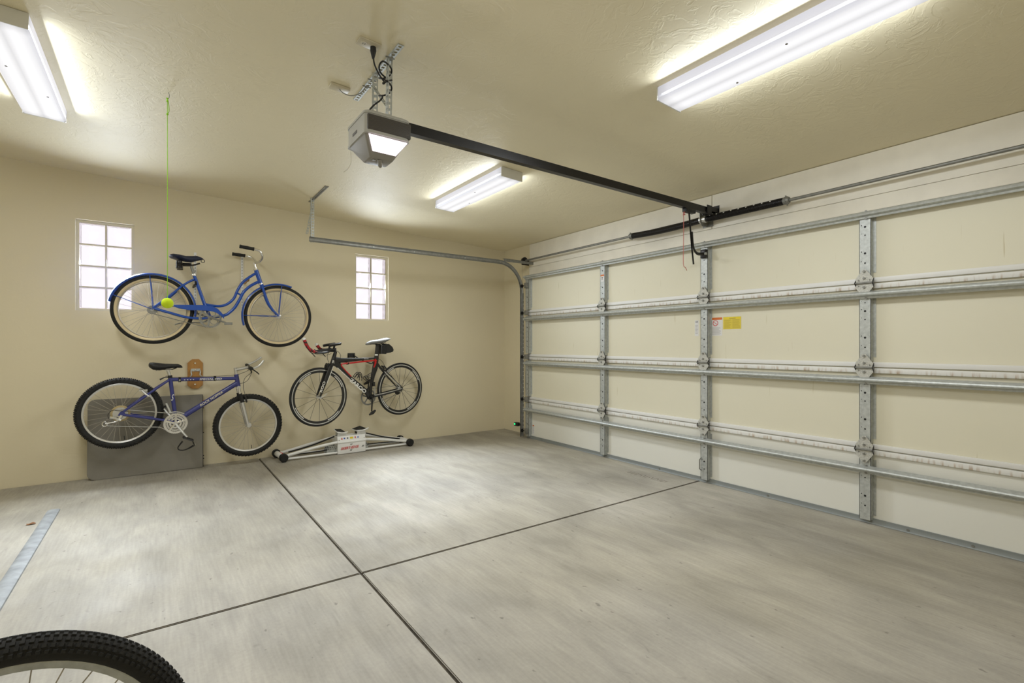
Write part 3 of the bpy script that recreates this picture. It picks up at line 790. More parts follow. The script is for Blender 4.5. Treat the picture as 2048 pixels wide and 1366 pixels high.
pts = [Cd(.924, 2.541, zc_ - .06), Cd(.935, 2.55, 2.77), Cd(.965, 2.565, 2.735), Cd(1.00, 2.575, 2.705)]
for k in range(22):
    a = -2.4 + k * 2 * pi / 7; pts.append(Cd(1.015 + .034 * cos(a), 2.602 + .034 * sin(a), 2.70 + .12 * (k / 7 if k < 7 else 1) - (.0 if k < 7 else (k - 7) / 14 * .19)))
pts += [Cd(.985, 2.60, 2.615), Cd(.95, 2.61, 2.58), Cd(.915, 2.63, 2.53), Cd(.895, 2.64, 2.507)]
obj('cable', tube(pts, .0045, seg=8, smooth=4), 'black', cp)
zb = ceil_z(.905)
bp_ = thing('blank_plate', 'cream blank cover plate on the ceiling with a pale wire', 'cover plate', (.905, 3.073, zb - .0003), (0, TILT, 0))
obj('cover_plate', bbox((-.058, -.032, -.016), (.058, .032, 0), .003), 'cream_plastic', bp_)
obj('wire', tube([(.0, 0, -.014), (.02, -.02, -.04), (.06, -.05, -.055), (.10, -.10, -.045), (.115, -.16, -.02)], .003, seg=6, smooth=5), 'galv_dark', bp_)

# ================================================================== CEILING LIGHTS
def fixture(x, y0, y1, label, near_dark=False):
    L_ = y1 - y0; w, h = .222, .082
    r = thing('ceiling_light', label, 'ceiling light', (x, (y0 + y1) / 2, ceil_z(x) - .0004), (0, TILT, 0), 'wraparound ceiling lights')
    obj('housing', bbox((-w / 2 + .012, -L_ / 2, -.02), (w / 2 - .012, L_ / 2, 0)), 'white_paint', r)
    bm = BM()
    prof = [(-w / 2, -.004), (-w / 2, -h + .012), (-w / 2 + .012, -h), (w / 2 - .012, -h), (w / 2, -h + .012), (w / 2, -.004), (w / 2 - .010, -.004), (w / 2 - .010, -h + .016), (-w / 2 + .010, -h + .016), (-w / 2 + .010, -.004)]
    prism(bm, prof, -L_ / 2 + .004, L_ / 2 - .004, 'y'); obj('lens', bm, 'lens', r)
    for s in (-1, 1): obj('end_cap', bbox((-w / 2 - .001, s * L_ / 2 - .004, -h - .001), (w / 2 + .001, s * L_ / 2 + .004, -.002), .002), 'white_paint', r)
    for (px, py) in ((-.06, -.1), (.07, .22)): 
        bm = lathe(BM(), [(0, -h - .002), (.006, -h - .002), (.006, -h + .002), (0, -h + .002)], 'z', 10, (px, py, 0), closed_prof=False); obj('lens_clip', bm, 'grey', r)
    def lamp(nm, e, sx_, sy_, loc, q):
        ld = bpy.data.lights.new(nm, 'AREA'); ld.shape = 'RECTANGLE'; ld.size = sx_; ld.size_y = sy_; ld.energy = e; ld.color = (.97, .985, 1.0) if e > 14 else (.88, .945, 1.0)
        lo = bpy.data.objects.new(nm, ld); COL.objects.link(lo); lo.parent = r; lo.location = loc; lo.rotation_euler = q
    lamp('tube_lamp', LAMP_DOWN, w * .8, L_ * .95, (0, 0, -h - .004), (0, 0, 0))
    for s in (-1, 1): lamp('tube_lamp', LAMP_SIDE, h * .7, L_ * .95, (s * (w / 2 + .006), 0, -h * .56), (0, -s * radians(50), 0))
    return r
fixture(2.482, 3.449, 4.671, 'long white ceiling light between the opener rail and the curved track')
fixture(-.630, 3.385, 4.646, 'long white ceiling light at the left edge near the green string')
fixture(2.497, .632, 1.852, 'large bright ceiling light on the door side of the opener')
fixture(-.630, .60, 1.82, 'long white ceiling light behind the camera')

# ================================================================== PARKING BALL
bl = thing('parking_ball', 'yellow-green tennis ball hanging from the ceiling on lime string', 'tennis ball', (.05, 3.855, 1.516))
bm = BM(); bmesh.ops.create_uvsphere(bm, u_segments=28, v_segments=18, radius=.0335)
for v in bm.verts: v.co.z += .0335
obj('ball', bm, 'tennis', bl)
bm = tube([(0, 0, .066), (.001, 0, .6), (.0, 0, 1.24), (.001, 0, 1.345)], .0021, seg=6)
for z in (1.245, 1.33, 1.345): bmesh.ops.create_icosphere(bm, subdivisions=1, radius=.0075, matrix=Matrix.Translation((0, 0, z)))
sweep(bm, [(.001, 0, 1.245), (.009, 0, 1.27), (.006, 0, 1.32), (.001, 0, 1.34)], .0021, seg=6, smooth=3); obj('string', bm, 'lime', bl)
obj('ceiling_hook', tube([(.0, 0, 1.342), (.008, 0, 1.352), (.01, 0, 1.368), (.006, 0, ceil_z(.056) - 1.516 - .001)], .002, seg=6, smooth=3), 'galv_dark', bl)

# ================================================================== FLOOR GUIDE STRIP, LEAF
bm = BM(); pr = [(.0385 * cos(pi * k / 8), .013 * sin(pi * k / 8) ** .7 + .0005) for k in range(9)] 
rings = [[(a, y, b) for a, b in pr] for y in (0, 2.30)]
rings = [[(a * .96, -.012 + (abs(a) / .0385) * .0, b * .9 + .0) for a, b in pr]] + rings
loft(bm, rings)
tag(obj('floor_guide_strip', bm, mat('worn_zinc', (.25, .262, .265), .7, .1, var=.25, vscale=14), None, (-.653, 2.86, 0)), 'long rounded zinc strip lying on the floor at the left edge', 'metal strip')
bm = BM(); lathe(bm, [(0, .0), (.018, .002), (.010, .006), (0, .008)], 'z', 9, closed_prof=False)
for v in bm.verts: v.co.x *= 1.5; v.co.z += .004 * sin(v.co.x * 150)+ .004
tag(obj('dry_leaf', bm, 'leaf', None, (-.735, 4.86, .0)), 'tiny brown dry leaf on the floor beside the zinc strip', 'leaf')

# ================================================================== BICYCLE PARTS
def L3(u, v, w): return (u, -v, w)
def path(pts, v=0.0): return [L3(u, v, w) for u, w in pts]

def spokes(wheel, n, r_h, r_r, half, cross, m, rad=.0017):
    kinds = []
    for side in (-1, 1):
        for dr in (-1, 1):
            bm = BM(); a = dr * cross
            cyl(bm, (r_h * cos(a), side * half, r_h * sin(a)), (r_r, side * .004, 0), rad, 4)
            kinds.append(to_mesh('spoke', bm, m))
    for k in range(n):
        obj('spoke', kinds[(k % 2) * 2 + (k // 2) % 2], None, wheel, (0, 0, 0), (0, 2 * pi * k / n, 0))

def ell(Rc, a, b, t0, t1, n):
    return [(Rc + a * cos(radians(t0 + (t1 - t0) * k / n)), b * sin(radians(t0 + (t1 - t0) * k / n))) for k in range(n + 1)]

def hubmesh(half, r=.012, fl=.024):
    bm = BM(); lathe(bm, [(.004, -half - .022), (.008, -half - .022), (.008, -half - .004), (r, -half - .004), (fl, -half), (fl, -half + .004), (r, -half + .008), (r, half - .008), (fl, half - .004), (fl, half), (r, half + .004), (.008, half + .004), (.008, half + .022), (.004, half + .022)], 'y', 20)
    return bm

def wheel_cruiser(parent, name, c, R=.335, ws=36):
    w = obj(name, lathe(BM(), [(R - .066, -.009), (R - .060, -.013), (R - .054, -.011), (R - .054, .011), (R - .060, .013), (R - .066, .009), (R - .068, 0)], 'y', 64), 'dull_rim', parent, L3(c[0], 0, c[1]))
    a = .029; Rc = R - a
    p = ell(Rc, a, .025, -98, 98, 16); p += [(r - .003, h * .9) for r, h in reversed(p)]
    obj('tyre', lathe(BM(), p, 'y', 72), 'rubber', w)
    for s in (-1, 1):
        p = ell(Rc, a, .0252, s * 98, s * 160, 8); p += [(r, h * .8) for r, h in reversed(p)]
        obj('cream_sidewall', lathe(BM(), p, 'y', 72), 'cream', w)
    obj('hub', hubmesh(.03), 'silver', w)
    spokes(w, ws, .022, R - .066, .03, 1.1, 'spoke')
    return w

def wheel_mtb(parent, name, c, R=.335, n=32, knobs=64, fine=False, m_rim='silver'):
    w = obj(name, lathe(BM(), [(R - .070, -.009), (R - .056, -.013), (R - .052, -.011), (R - .052, .011), (R - .056, .013), (R - .070, .009)], 'y', 64), m_rim, parent, L3(c[0], 0, c[1]))
    a = .026; Rc = R - a - .005; b = .025
    obj('tyre', lathe(BM(), ell(Rc, a, b, -180, 170, 24), 'y', 80), 'rubber', w)
    # knobs
    def knob(bm, th, t, ln, wd, hg):
        for i in range(1): pass
        ca, sa = cos(t), sin(t); o = Vector((Rc + a * ca, b * sa, 0)); nn = Vector((ca / a, sa / b, 0)).normalized(); tt = Vector((-nn.y, nn.x, 0))
        vs_ = []
        for d, k in ((-.001, 1.0), (hg, .8)):
            for (e, f) in ((-1, -1), (1, -1), (1, 1), (-1, 1)):
                p = o + nn * d + tt * (e * wd / 2 * k) + Vector((0, 0, f * ln / 2 * k))
                ct, st = cos(th), sin(th); vs_.append(bm.verts.new((p.x * ct - p.z * st, p.y, p.x * st + p.z * ct)))
        for f in ((0, 1, 2, 3), (7, 6, 5, 4), (0, 4, 5, 1), (1, 5, 6, 2), (2, 6, 7, 3), (3, 7, 4, 0)): bm.faces.new([vs_[i] for i in f])
    rows = [(-62, .014, .015), (62, .014, .015), (-22, .013, .013), (22, .013, .013)] if not fine else [(-84, .0085, .008), (-60, .009, .008), (-36, .009, .008), (-12, .009, .008), (12, .009, .008), (36, .009, .008), (60, .009, .008), (84, .0085, .008)]
    bm = BM(); kept = 0
    for ri, (deg, ln, wd) in enumerate(rows):
        if fine:
            kb = BM(); knob(kb, 0, radians(deg), ln, wd, .004); kme = to_mesh('tread_knob', kb, 'rubber')
        for k in range(knobs):
            th = 2 * pi * (k + .5 * (ri % 2)) / knobs
            if fine and radians(44) < th < radians(119): obj('tread_knob', kme, None, w, rot=(0, -th, 0))
            else: knob(bm, th, radians(deg), ln, wd, .004 if fine else .0065)
    st = obj('tread_knobs', bm, 'rubber', w); st['kind'] = 'stuff'
    obj('hub', hubmesh(.03), 'silver', w)
    spokes(w, n, .022, R - .069, .03, 1.0, 'spoke')
    bm = BM(); cyl(bm, ((R - .078) * cos(-1.45), 0, (R - .078) * sin(-1.45)), ((R - .115) * cos(-1.45), 0, (R - .115) * sin(-1.45)), .003, 8); obj('valve', bm, 'black', w)
    return w

def wheel_road(parent, name, c, R=.336, n=18):
    w = obj(name, lathe(BM(), [(R - .060, -.004), (R - .050, -.009), (R - .034, -.0105), (R - .034, .0105), (R - .050, .009), (R - .060, .004)], 'y', 72), 'carbon', parent, L3(c[0], 0, c[1]))
    a = .0125; obj('tyre', lathe(BM(), ell(R - a, a, .0115, -180, 160, 17), 'y', 80), 'rubber', w)
    obj('brake_track', lathe(BM(), [(R - .034, -.0112), (R - .024, -.0112), (R - .024, .0112), (R - .034, .0112)], 'y', 72), 'silver', w)
    for k in range(4):
        a0 = k * pi / 2 + .35
        obj('rim_decal', lathe(BM(), [(R - .051, -.0098), (R - .043, -.0108), (R - .043, -.0100), (R - .051, -.0092)], 'y', 14, a0=a0, a1=a0 + .55), 'letter_white', w)
    obj('hub', hubmesh(.03, .010, .020), 'silver', w)
    spokes(w, n, .018, R - .059, .03, .35, 'black', .0018)
    return w

def saddle(parent, stations, m, name='saddle'):
    """stations: (u, w_top, w_bottom, half width)"""
    rings = []
    for (u_, t, b_, hw) in stations:
        c = (t + b_) / 2; h = (t - b_) / 2
        rings.append([(u_, hw * cos(2 * pi * k / 16) * (1.0 if sin(2 * pi * k / 16) >= 0 else .92), c + h * sin(2 * pi * k / 16)) for k in range(16)])
    return obj(name, loft(BM(), rings), m, parent, ang=60)

def chainring(r_out, r_in, th, y, c, teeth=0, arms=5, seg=64):
    bm = BM()
    if teeth:
        pts_o = []; n = teeth * 4
        for k in range(n): a = 2 * pi * k / n; r = r_out + (.004 if k % 4 in (1, 2) else 0); pts_o.append((r * cos(a), r * sin(a)))
        pts_i = [(r_in * cos(2 * pi * k / n), r_in * sin(2 * pi * k / n)) for k in range(n)]
        V = [[bm.verts.new((c[0] + p[0], y + d, c[1] + p[1])) for p in pp] for d in (-th / 2, th / 2) for pp in (pts_o, pts_i)]
        for k in range(n):
            j = (k + 1) % n
            bm.faces.new((V[0][k], V[0][j], V[1][j], V[1][k])); bm.faces.new((V[2][j], V[2][k], V[3][k], V[3][j])); bm.faces.new((V[0][j], V[0][k], V[2][k], V[2][j])); bm.faces.new((V[1][k], V[1][j], V[3][j], V[3][k]))
    else: lathe(bm, [(r_in, -th / 2), (r_out, -th / 2), (r_out, th / 2), (r_in, th / 2)], 'y', seg, (c[0], y, c[1]))
    for k in range(arms):
        a = 2 * pi * k / arms + .3
        sweep(bm, [(c[0], y, c[1]), (c[0] + r_in * 1.02 * cos(a), y, c[1] + r_in * 1.02 * sin(a))], .009, seg=4, flat=.3, up=(0, 0, 1) if abs(cos(a)) > .3 else (1, 0, 0))
    return bm

def bike(name, label, loc, phi, group=None):
    return thing(name, label, 'bicycle', loc, (0, 0, phi), group)

# ------------------------------------------------------------------ blue cruiser
cr = bike('cruiser_bicycle', 'bright blue step-through cruiser bicycle hung high with cream-walled tyres', (-.035, 5.955, 1.25), radians(-5.17))
RW, FW = (0, .377), (1.11, .344)
wheel_cruiser(cr, 'rear_wheel', RW); wheel_cruiser(cr, 'front_wheel', FW)
bm = BM()
sweep(bm, path([(.336, .735), (.425, .447), (.474, .314)]), .0155, seg=12)
sweep(bm, path([(.899, .806), (.82, .745), (.762, .686), (.717, .602), (.685, .52), (.628, .46), (.566, .435), (.492, .436), (.43, .448)]), .0135, seg=12, smooth=5)
sweep(bm, path([(.929, .718), (.84, .661), (.775, .591), (.743, .523), (.698, .433), (.647, .373), (.597, .339), (.474, .314)]), .0150, seg=12, smooth=5)
sweep(bm, path([(.711, .580), (.752, .557)]), .009, seg=8)
sweep(bm, path([(.890, .838), (.937, .690)]), .021, seg=14)
cyl(bm, L3(.474, -.036, .312), L3(.474, .036, .312), .024, 16)
for s in (-1, 1):
    sweep(bm, path([(.333, .694), (.251, .637)], s * .014) + path([(.13, .51), (.004, .392)], s * .055), .0095, seg=10, smooth=4)
    sweep(bm, path([(.010, .388), (.15, .345)], s * .06) + path([(.278, .308)], s * .05) + path([(.40, .302), (.47, .312)], s * .03), .0115, seg=10, smooth=4)
obj('frame', bm, 'blue', cr)
bm = BM()
for s in (-1, 1): sweep(bm, path([(.948, .665), (.960, .62), (.976, .568), (1.005, .488), (1.05, .414), (1.108, .345)], s * .042), [.0145, .014, .0135, .012, .0095, .008], seg=10, smooth=4)
sweep(bm, [L3(.948, -.046, .668), L3(.948, .046, .668)], .016, seg=10); sweep(bm, path([(.937, .692), (.948, .660)]), .018, seg=12)
obj('fork', bm, 'blue', cr)
bm = BM(); cyl(bm, L3(.886, 0, .848), L3(.894, 0, .832), .023, 16); cyl(bm, L3(.936, 0, .694), L3(.940, 0, .680), .023, 16); obj('headset', bm, 'chrome', cr)
bm = BM(); sweep(bm, path([(.876, .905), (.890, .84)]), .0125, seg=12); bmesh.ops.create_icosphere(bm, subdivisions=2, radius=.018, matrix=Matrix.Translation(L3(.884, 0, .908))); obj('stem', bm, 'chrome', cr)
bm = BM()
sweep(bm, [L3(.796, -.24, 1.016), L3(.84, -.235, 1.010), L3(.880, -.21, .982), L3(.900, -.13, .940), L3(.888, -.05, .914), L3(.884, 0, .908), L3(.895, .05, .905), L3(.928, .15, .915), L3(.938, .235, .950), L3(.908, .26, .998), L3(.856, .26, 1.011)], .011, seg=12, smooth=5)
obj('handlebar', bm, 'chrome', cr)
for (a, b_) in ((L3(.673, -.24, 1.024), L3(.80, -.24, 1.015)), (L3(.729, .26, 1.026), L3(.862, .26, 1.010))):
    A_, B_ = Vector(a), Vector(b_); g_ = BM(); sweep(g_, [A_.lerp(B_, t) for t in (0, .04, .1, .2, .35, .5, .65, .8, .92, .96, 1)], [.016, .0195, .0185, .0165, .0175, .0185, .0175, .0165, .0175, .0195, .017], seg=14); obj('grip', g_, 'rubber', cr)
bm = BM(); sweep(bm, path([(.300, .862), (.336, .735)]), .0125, seg=12); obj('seat_post', bm, 'galv_dark', cr)
bm = BM(); cyl(bm, L3(.332, 0, .752), L3(.337, 0, .730), .0185, 14); cyl(bm, L3(.325, -.02, .742), L3(.325, .03, .742), .005, 8); obj('seat_clamp', bm, 'chrome', cr)
saddle(cr, [(.128, .918, .900, .045), (.140, .928, .893, .085), (.165, .936, .885, .105), (.215, .934, .874, .105), (.265, .925, .866, .075), (.315, .931, .866, .045), (.360, .936, .884, .030), (.400, .922, .898, .020), (.414, .912, .902, .010)], 'navy')
bm = BM()
for s in (-1, 1):
    lathe(bm, [(.006, 0), (.026, 0), (.028, .01), (.024, .02), (.028, .03), (.024, .04), (.028, .05), (.024, .06), (.026, .075), (.006, .075)], 'z', 14, L3(.212, s * .055, .79))
    sweep(bm, path([(.225, .845), (.30, .832), (.385, .862)], s * .02), .005, seg=6, smooth=3)
sweep(bm, path([(.24, .838), (.31, .842)]), .018, seg=8); obj('saddle_springs', bm, 'black_steel', cr)
bm = BM(); sweep(bm, [L3(.410 + .016 * cos(k * pi / 8), 0, .888 + .016 * sin(k * pi / 8)) for k in range(16)], .003, seg=6, closed=True); obj('saddle_loop', bm, 'black_steel', cr)
def fender(c, R, a0, a1, nm):
    p = [(R, -.030), (R + .010, -.026), (R + .017, -.014), (R + .019, 0), (R + .017, .014), (R + .010, .026), (R, .030), (R - .001, .028), (R + .015, 0), (R - .001, -.028)]
    return obj(nm, lathe(BM(), p, 'y', 40, L3(c[0], 0, c[1]), a0, a1), 'blue', cr)
fender(RW, .340, atan2(.319 - .377, .35), atan2(.445 - .377, -.353), 'rear_fender')
fender(FW, .340, atan2(.673 - .344, 1.243 - 1.11), 2 * pi + atan2(.240 - .344, .779 - 1.11), 'front_fender')
def stay(c, tip, nm):
    bm = BM()
    for s in (-1, 1): sweep(bm, [L3(c[0], s * .05, c[1]), L3(tip[0], s * .028, tip[1])], .0036, seg=6)
    obj(nm, bm, 'blue', cr)
stay(FW, (1.140, .680), 'fender_stay'); stay(FW, (.775, .345), 'fender_stay'); stay(RW, (-.026, .712), 'fender_stay'); stay(RW, (-.312, .508), 'fender_stay')
guard = [(.168, .429), (.421, .436), (.493, .428), (.542, .402), (.578, .36), (.597, .325), (.597, .300), (.566, .339), (.529, .366), (.499, .372), (.445, .384), (.286, .378), (.257, .391), (.211, .393), (.168, .412)]
bm = prism(BM(), guard, -.062, -.048, 'y'); bmesh.ops.bevel(bm, geom=[e for e in bm.edges if abs(e.verts[0].co.y - e.verts[1].co.y) < 1e-5 and e.verts[0].co.y < -.06], offset=.004, segments=2, affect='EDGES'); obj('chain_guard', bm, 'blue', cr)
cc = (.475, .308)
bm = chainring(.098, .082, .004, -.045, cc, teeth=44, arms=3)
for k in range(3):
    a = 2 * pi * k / 3 + 1.3; lathe(bm, [(.030, -.002), (.036, -.002), (.036, .002), (.030, .002)], 'y', 22, (cc[0] + .045 * cos(a), -.045, cc[1] + .045 * sin(a)))
lathe(bm, [(0, -.004), (.022, -.004), (.022, .004), (0, .004)], 'y', 18, (cc[0], -.046, cc[1]), closed_prof=False); obj('chainring', bm, 'galv_dark', cr)
bm = BM(); sweep(bm, [L3(.475, .065, .312), L3(.618, .075, .258)], [.012, .009], seg=8, flat=.7); sweep(bm, [L3(.475, -.065, .312), L3(.332, -.075, .366)], [.012, .009], seg=8, flat=.7); cyl(bm, L3(.475, -.06, .312), L3(.475, .07, .312), .011, 12); obj('crank', bm, 'galv_dark', cr)
for (c, s) in (((.634, .250), 1), ((.325, .368), -1)):
    bm = BM(); y0 = -s * .082; y1 = -s * .165
    for d in (-.03, .03): box(bm, (c[0] + d - .006, min(y0, y1), c[1] - .011), (c[0] + d + .006, max(y0, y1), c[1] + .011))
    for y in (y0, y1): box(bm, (c[0] - .036, y - .003, c[1] - .012), (c[0] + .036, y + .003, c[1] + .012))
    cyl(bm, (c[0], y0 + s * .015, c[1]), (c[0], y1, c[1]), .006, 8); obj('pedal', bm, 'galv_dark', cr)
bm = BM(); sweep(bm, path([(-.030, .345), (.20, .278), (.44, .212)], .045), .0035, seg=6); sweep(bm, path([(0, .415), (.47, .405)], .045), .0035, seg=6); obj('chain', bm, 'galv_dark', cr)
bm = chainring(.040, .014, .004, -.045, (-.004, .372), teeth=18, arms=0); obj('sprocket', bm, 'galv_dark', cr)
bm = BM(); sweep(bm, path([(.17, .237), (.246, .257), (.40, .262), (.45, .29)], -.045), .006, seg=8, smooth=4); obj('kickstand', bm, 'galv_dark', cr)

# ------------------------------------------------------------------ violet mountain bike
mb = bike('mountain_bicycle', 'dark blue mountain bicycle with knobby tyres hung low before grey table', (-.286, 5.94, .055), radians(1.593))
RW, FW = (0, .583), (1.081, .365)
wheel_mtb(mb, 'rear_wheel', RW); wheel_mtb(mb, 'front_wheel', FW)
bm = BM(); BBm = (.428, .452)
sweep(bm, path([(.384, .920), (.423, .564), BBm]), .018, seg=12)
sweep(bm, path([(.391, .883), (.960, .873)]), .0190, seg=12); sweep(bm, path([(.972, .822), (.496, .511), BBm]), .0255, seg=14)
sweep(bm, path([(.963, .915), (.985, .780)]), .0215, seg=14); cyl(bm, L3(BBm[0], -.036, BBm[1]), L3(BBm[0], .036, BBm[1]), .024, 16)
for s in (-1, 1):
    sweep(bm, path([(.375, .879)], s * .02) + path([(.25, .785)], s * .05) + path([(.022, .601)], s * .066), .0105, seg=10, smooth=4)
    sweep(bm, path([(.020, .573)], s * .066) + path([(.345, .487)], s * .045) + path([BBm], s * .03), .0115, seg=10, smooth=4)
    prism(bm, [(-.02, .568), (.025, .562), (.035, .582), (.028, .612), (.0, .602)], s * .066 - .004, s * .066 + .004, 'y')
obj('frame', bm, 'violet', mb)
bm = BM(); sweep(bm, path([(.366, .985), (.384, .915)]), .0145, seg=12); box(bm, (.345, -.02, .975), (.395, .02, .992)); obj('seat_post', bm, 'silver', mb)
saddle(mb, [(.214, 1.042, 1.020, .03), (.222, 1.056, 1.006, .055), (.25, 1.058, .984, .075), (.30, 1.050, .976, .070), (.345, 1.043, .984, .045), (.40, 1.040, .996, .028), (.45, 1.038, .999, .024), (.478, 1.024, .998, .018), (.488, 1.008, .999, .008)], 'black')
bm = BM()
for s in (-1, 1): sweep(bm, path([(.27, .98), (.31, .985), (.40, .985), (.44, 1.0)], s * .02), .0035, seg=6, smooth=3)
obj('saddle_rails', bm, 'black_steel', mb)
bm = BM(); cyl(bm, L3(.384, 0, .925), L3(.386, 0, .900), .0195, 14); sweep(bm, path([(.386, .912), (.338, .908), (.301, .887)], .02), [.005, .005, .008], seg=8); obj('seat_clamp', bm, 'black', mb)
fk = obj('fork', sweep(BM(), [L3(.981, -.06, .775), L3(.981, .06, .775)], .020, seg=12), 'silver', mb)
for s in (-1, 1):
    sv = s * .055
    bm = BM(); sweep(bm, path([(.980, .785), (.993, .705)], sv), .0135, seg=12); obj('stanchion', bm, 'chrome', fk)
    bm = BM(); sweep(bm, path([(.991 + .024 * k / 8, .712 - .093 * k / 8) for k in range(9)], sv), [.020, .017, .021, .018, .021, .018, .021, .018, .020], seg=14); obj('fork_boot', bm, 'rubber', fk)
    bm = BM(); sweep(bm, path([(1.012, .63), (1.035, .52), (1.068, .372)], sv), [.0175, .0165, .015], seg=12); cyl(bm, L3(1.075, sv - .012, .366), L3(1.075, sv + .012, .366), .018, 14); obj('fork_leg', bm, 'silver', fk)
bm = BM(); sweep(bm, path([(.956, .978), (.964, .912)]), .0145, seg=12); sweep(bm, path([(.952, .962), (1.086, .990)]), [.016, .015], seg=12); cyl(bm, L3(.956, 0, .98), L3(.955, 0, .985), .017, 14); obj('stem', bm, 'silver', mb)
bm = BM(); sweep(bm, [L3(1.067, .27, .981), L3(1.086, 0, .992), L3(1.095, -.195, 1.005)], .0115, seg=12); obj('handlebar', bm, 'black', mb)
for (a, b_) in ((L3(1.067, .272, .981), L3(1.076, .15, .986)), (L3(1.095, -.205, 1.005), L3(1.091, -.10, .999))): obj('grip', tube([a, b_], .0165, seg=14), 'rubber', mb)
for pts in ([L3(1.070, .262, .980), L3(1.125, .262, 1.003), L3(1.155, .262, 1.030), L3(1.180, .262, 1.066)], [L3(1.100, -.19, 1.004), L3(1.184, -.19, 1.050), L3(1.215, -.19, 1.071), L3(1.240, -.19, 1.090)]): obj('bar_end', tube(pts, .0105, seg=12, smooth=4), 'silver', mb)
for s, y in ((1, .13), (-1, -.11)):
    bm = BM(); sweep(bm, [L3(1.08, y, .978), L3(1.11, y, .960), L3(1.135, y + s * .05, .935), L3(1.14, y + s * .10, .922)], .006, seg=8, smooth=3); box(bm, (1.065, -y - .02, .965), (1.10, -y + .02, .992)); obj('brake_lever', bm, 'black', mb)
obj('cable', sweep(BM(), path([(1.099, .955), (1.10, .93), (1.037, .87), (1.023, .782), (1.035, .72), (1.052, .666)], .05), .0024, seg=6, smooth=5), 'black', mb)
obj('cable', sweep(BM(), path([(1.099, .955), (1.105, .93), (1.062, .845), (.995, .815)], .04), .0024, seg=6, smooth=5), 'black', mb)
obj('cable', sweep(BM(), path([(1.09, .965), (1.03, .932), (.90, .905), (.40, .906), (.36, .925)], .012), .0024, seg=6, smooth=5), 'black', mb)
obj('cable', sweep(BM(), path([(-.083, .545), (-.088, .585), (-.055, .622), (-.008, .612), (.06, .60)], .07), .0026, seg=6, smooth=5), 'black', mb)
cs = obj('crankset', chainring(.098, .080, .003, -.056, BBm, teeth=42, arms=5), 'chrome', mb)
obj('chainring', chainring(.074, .060, .003, -.049, BBm, teeth=32, arms=0), 'silver', cs); obj('chainring', chainring(.050, .036, .003, -.042, BBm, teeth=22, arms=5), 'chrome', cs)
bm = BM(); sweep(bm, [L3(BBm[0], .072, BBm[1]), L3(.521, .085, .310)], [.015, .011], seg=10, flat=.6); cyl(bm, L3(BBm[0], .03, BBm[1]), L3(BBm[0], .082, BBm[1]), .013, 14); obj('crank', bm, 'silver', cs)
bm = BM(); sweep(bm, [L3(BBm[0], -.072, BBm[1]), L3(.335, -.085, .594)], [.015, .011], seg=10, flat=.6); obj('crank', bm, 'silver', cs)
for s, c, an in ((1, (.526, .300), radians(-25)), (-1, (.33, .60), radians(10))):
    bm = BM()
    def R2(a, b): return (c[0] + a * cos(an) - b * sin(an), c[1] + a * sin(an) + b * cos(an))
    for y in (s * .095, s * .165): sweep(bm, [L3(*R2(-.045, 0)[:1], y, R2(-.045, 0)[1]), L3(R2(.045, 0)[0], y, R2(.045, 0)[1])], .010, seg=6, flat=.35)
    for d in (-.042, .042): sweep(bm, [L3(R2(d, 0)[0], s * .09, R2(d, 0)[1]), L3(R2(d, 0)[0], s * .17, R2(d, 0)[1])], .009, seg=6, flat=.5)
    cyl(bm, L3(c[0], s * .08, c[1]), L3(c[0], s * .165, c[1]), .008, 10)
    pd = obj('pedal', bm, 'black', mb)
    if s == 1:
        bm = BM()
        for y in (.110, .150): sweep(bm, [L3(.555, y, .295), L3(.575, y, .238), L3(.560, y, .220), L3(.50, .13, .193), L3(.455, .13, .198), L3(.444, .13, .225), L3(.480, y, .28)], .005, seg=6, smooth=4)
        obj('toe_clip', bm, 'black', pd)
        bm = BM(); bmesh.ops.create_icosphere(bm, subdivisions=1, radius=.012, matrix=Matrix.Translation(L3(.578, .13, .236))); obj('buckle', bm, 'chrome', pd)
bm = lathe(BM(), [(.018, -.012), (.075, -.002), (.075, .002), (.018, .012)], 'y', 36, L3(0, .030, .583)); dc = obj('spoke_guard', bm, 'tan', mb)
bm = BM()
for k, r in enumerate((.058, .050, .043, .037, .031, .026)): lathe(bm, [(.012, -.0012), (r, -.0012), (r, .0012), (.012, .0012)], 'y', 26, L3(0, .036 + k * .0045, .583))
obj('cassette', bm, 'silver', dc)
bm = BM(); sweep(bm, path([(.010, .570), (-.005, .540), (-.030, .520)], .070), .013, seg=8, smooth=3); sweep(bm, path([(-.075, .556), (-.030, .545), (.003, .522)], .074), .012, seg=8, smooth=3)
sweep(bm, path([(-.030, .512), (-.075, .505), (-.108, .503)], .068), .006, seg=8); sweep(bm, [L3(-.112 + .018 * cos(k * pi / 6), .068, .498 + .022 * sin(k * pi / 6)) for k in range(12)], .005, seg=6, closed=True); obj('rear_derailleur', bm, 'chrome', mb)
bm = BM(); sweep(bm, path([(-.10, .480), (-.02, .467), (.30, .427), (.40, .362)], .052), .0035, seg=6); sweep(bm, path([(.0, .625), (.42, .548)], .050), .0035, seg=6); obj('chain', bm, 'silver', mb)
bm = BM(); sweep(bm, path([(.352, .655), (.372, .60), (.386, .560)], .045), .010, seg=8); sweep(bm, path([(.375, .56), (.44, .565), (.50, .54)], .056), .006, seg=6, smooth=3); obj('front_derailleur', bm, 'silver', mb)
for nm_, pp in (('rear', [(.160, .795), (.185, .760), (.215, .735)]), ('front', [(1.035, .690), (1.048, .650), (1.055, .615)])):
    bm = BM()
    for s in (-1, 1): sweep(bm, path(pp, s * .058), .009, seg=8, smooth=3); box(bm, (pp[0][0] - .02, -s * .035 - .008, pp[0][1] - .012), (pp[0][0] + .045, -s * .035 + .008, pp[0][1] + .004))
    obj('brake', bm, 'black' if nm_ == 'front' else 'silver', mb)
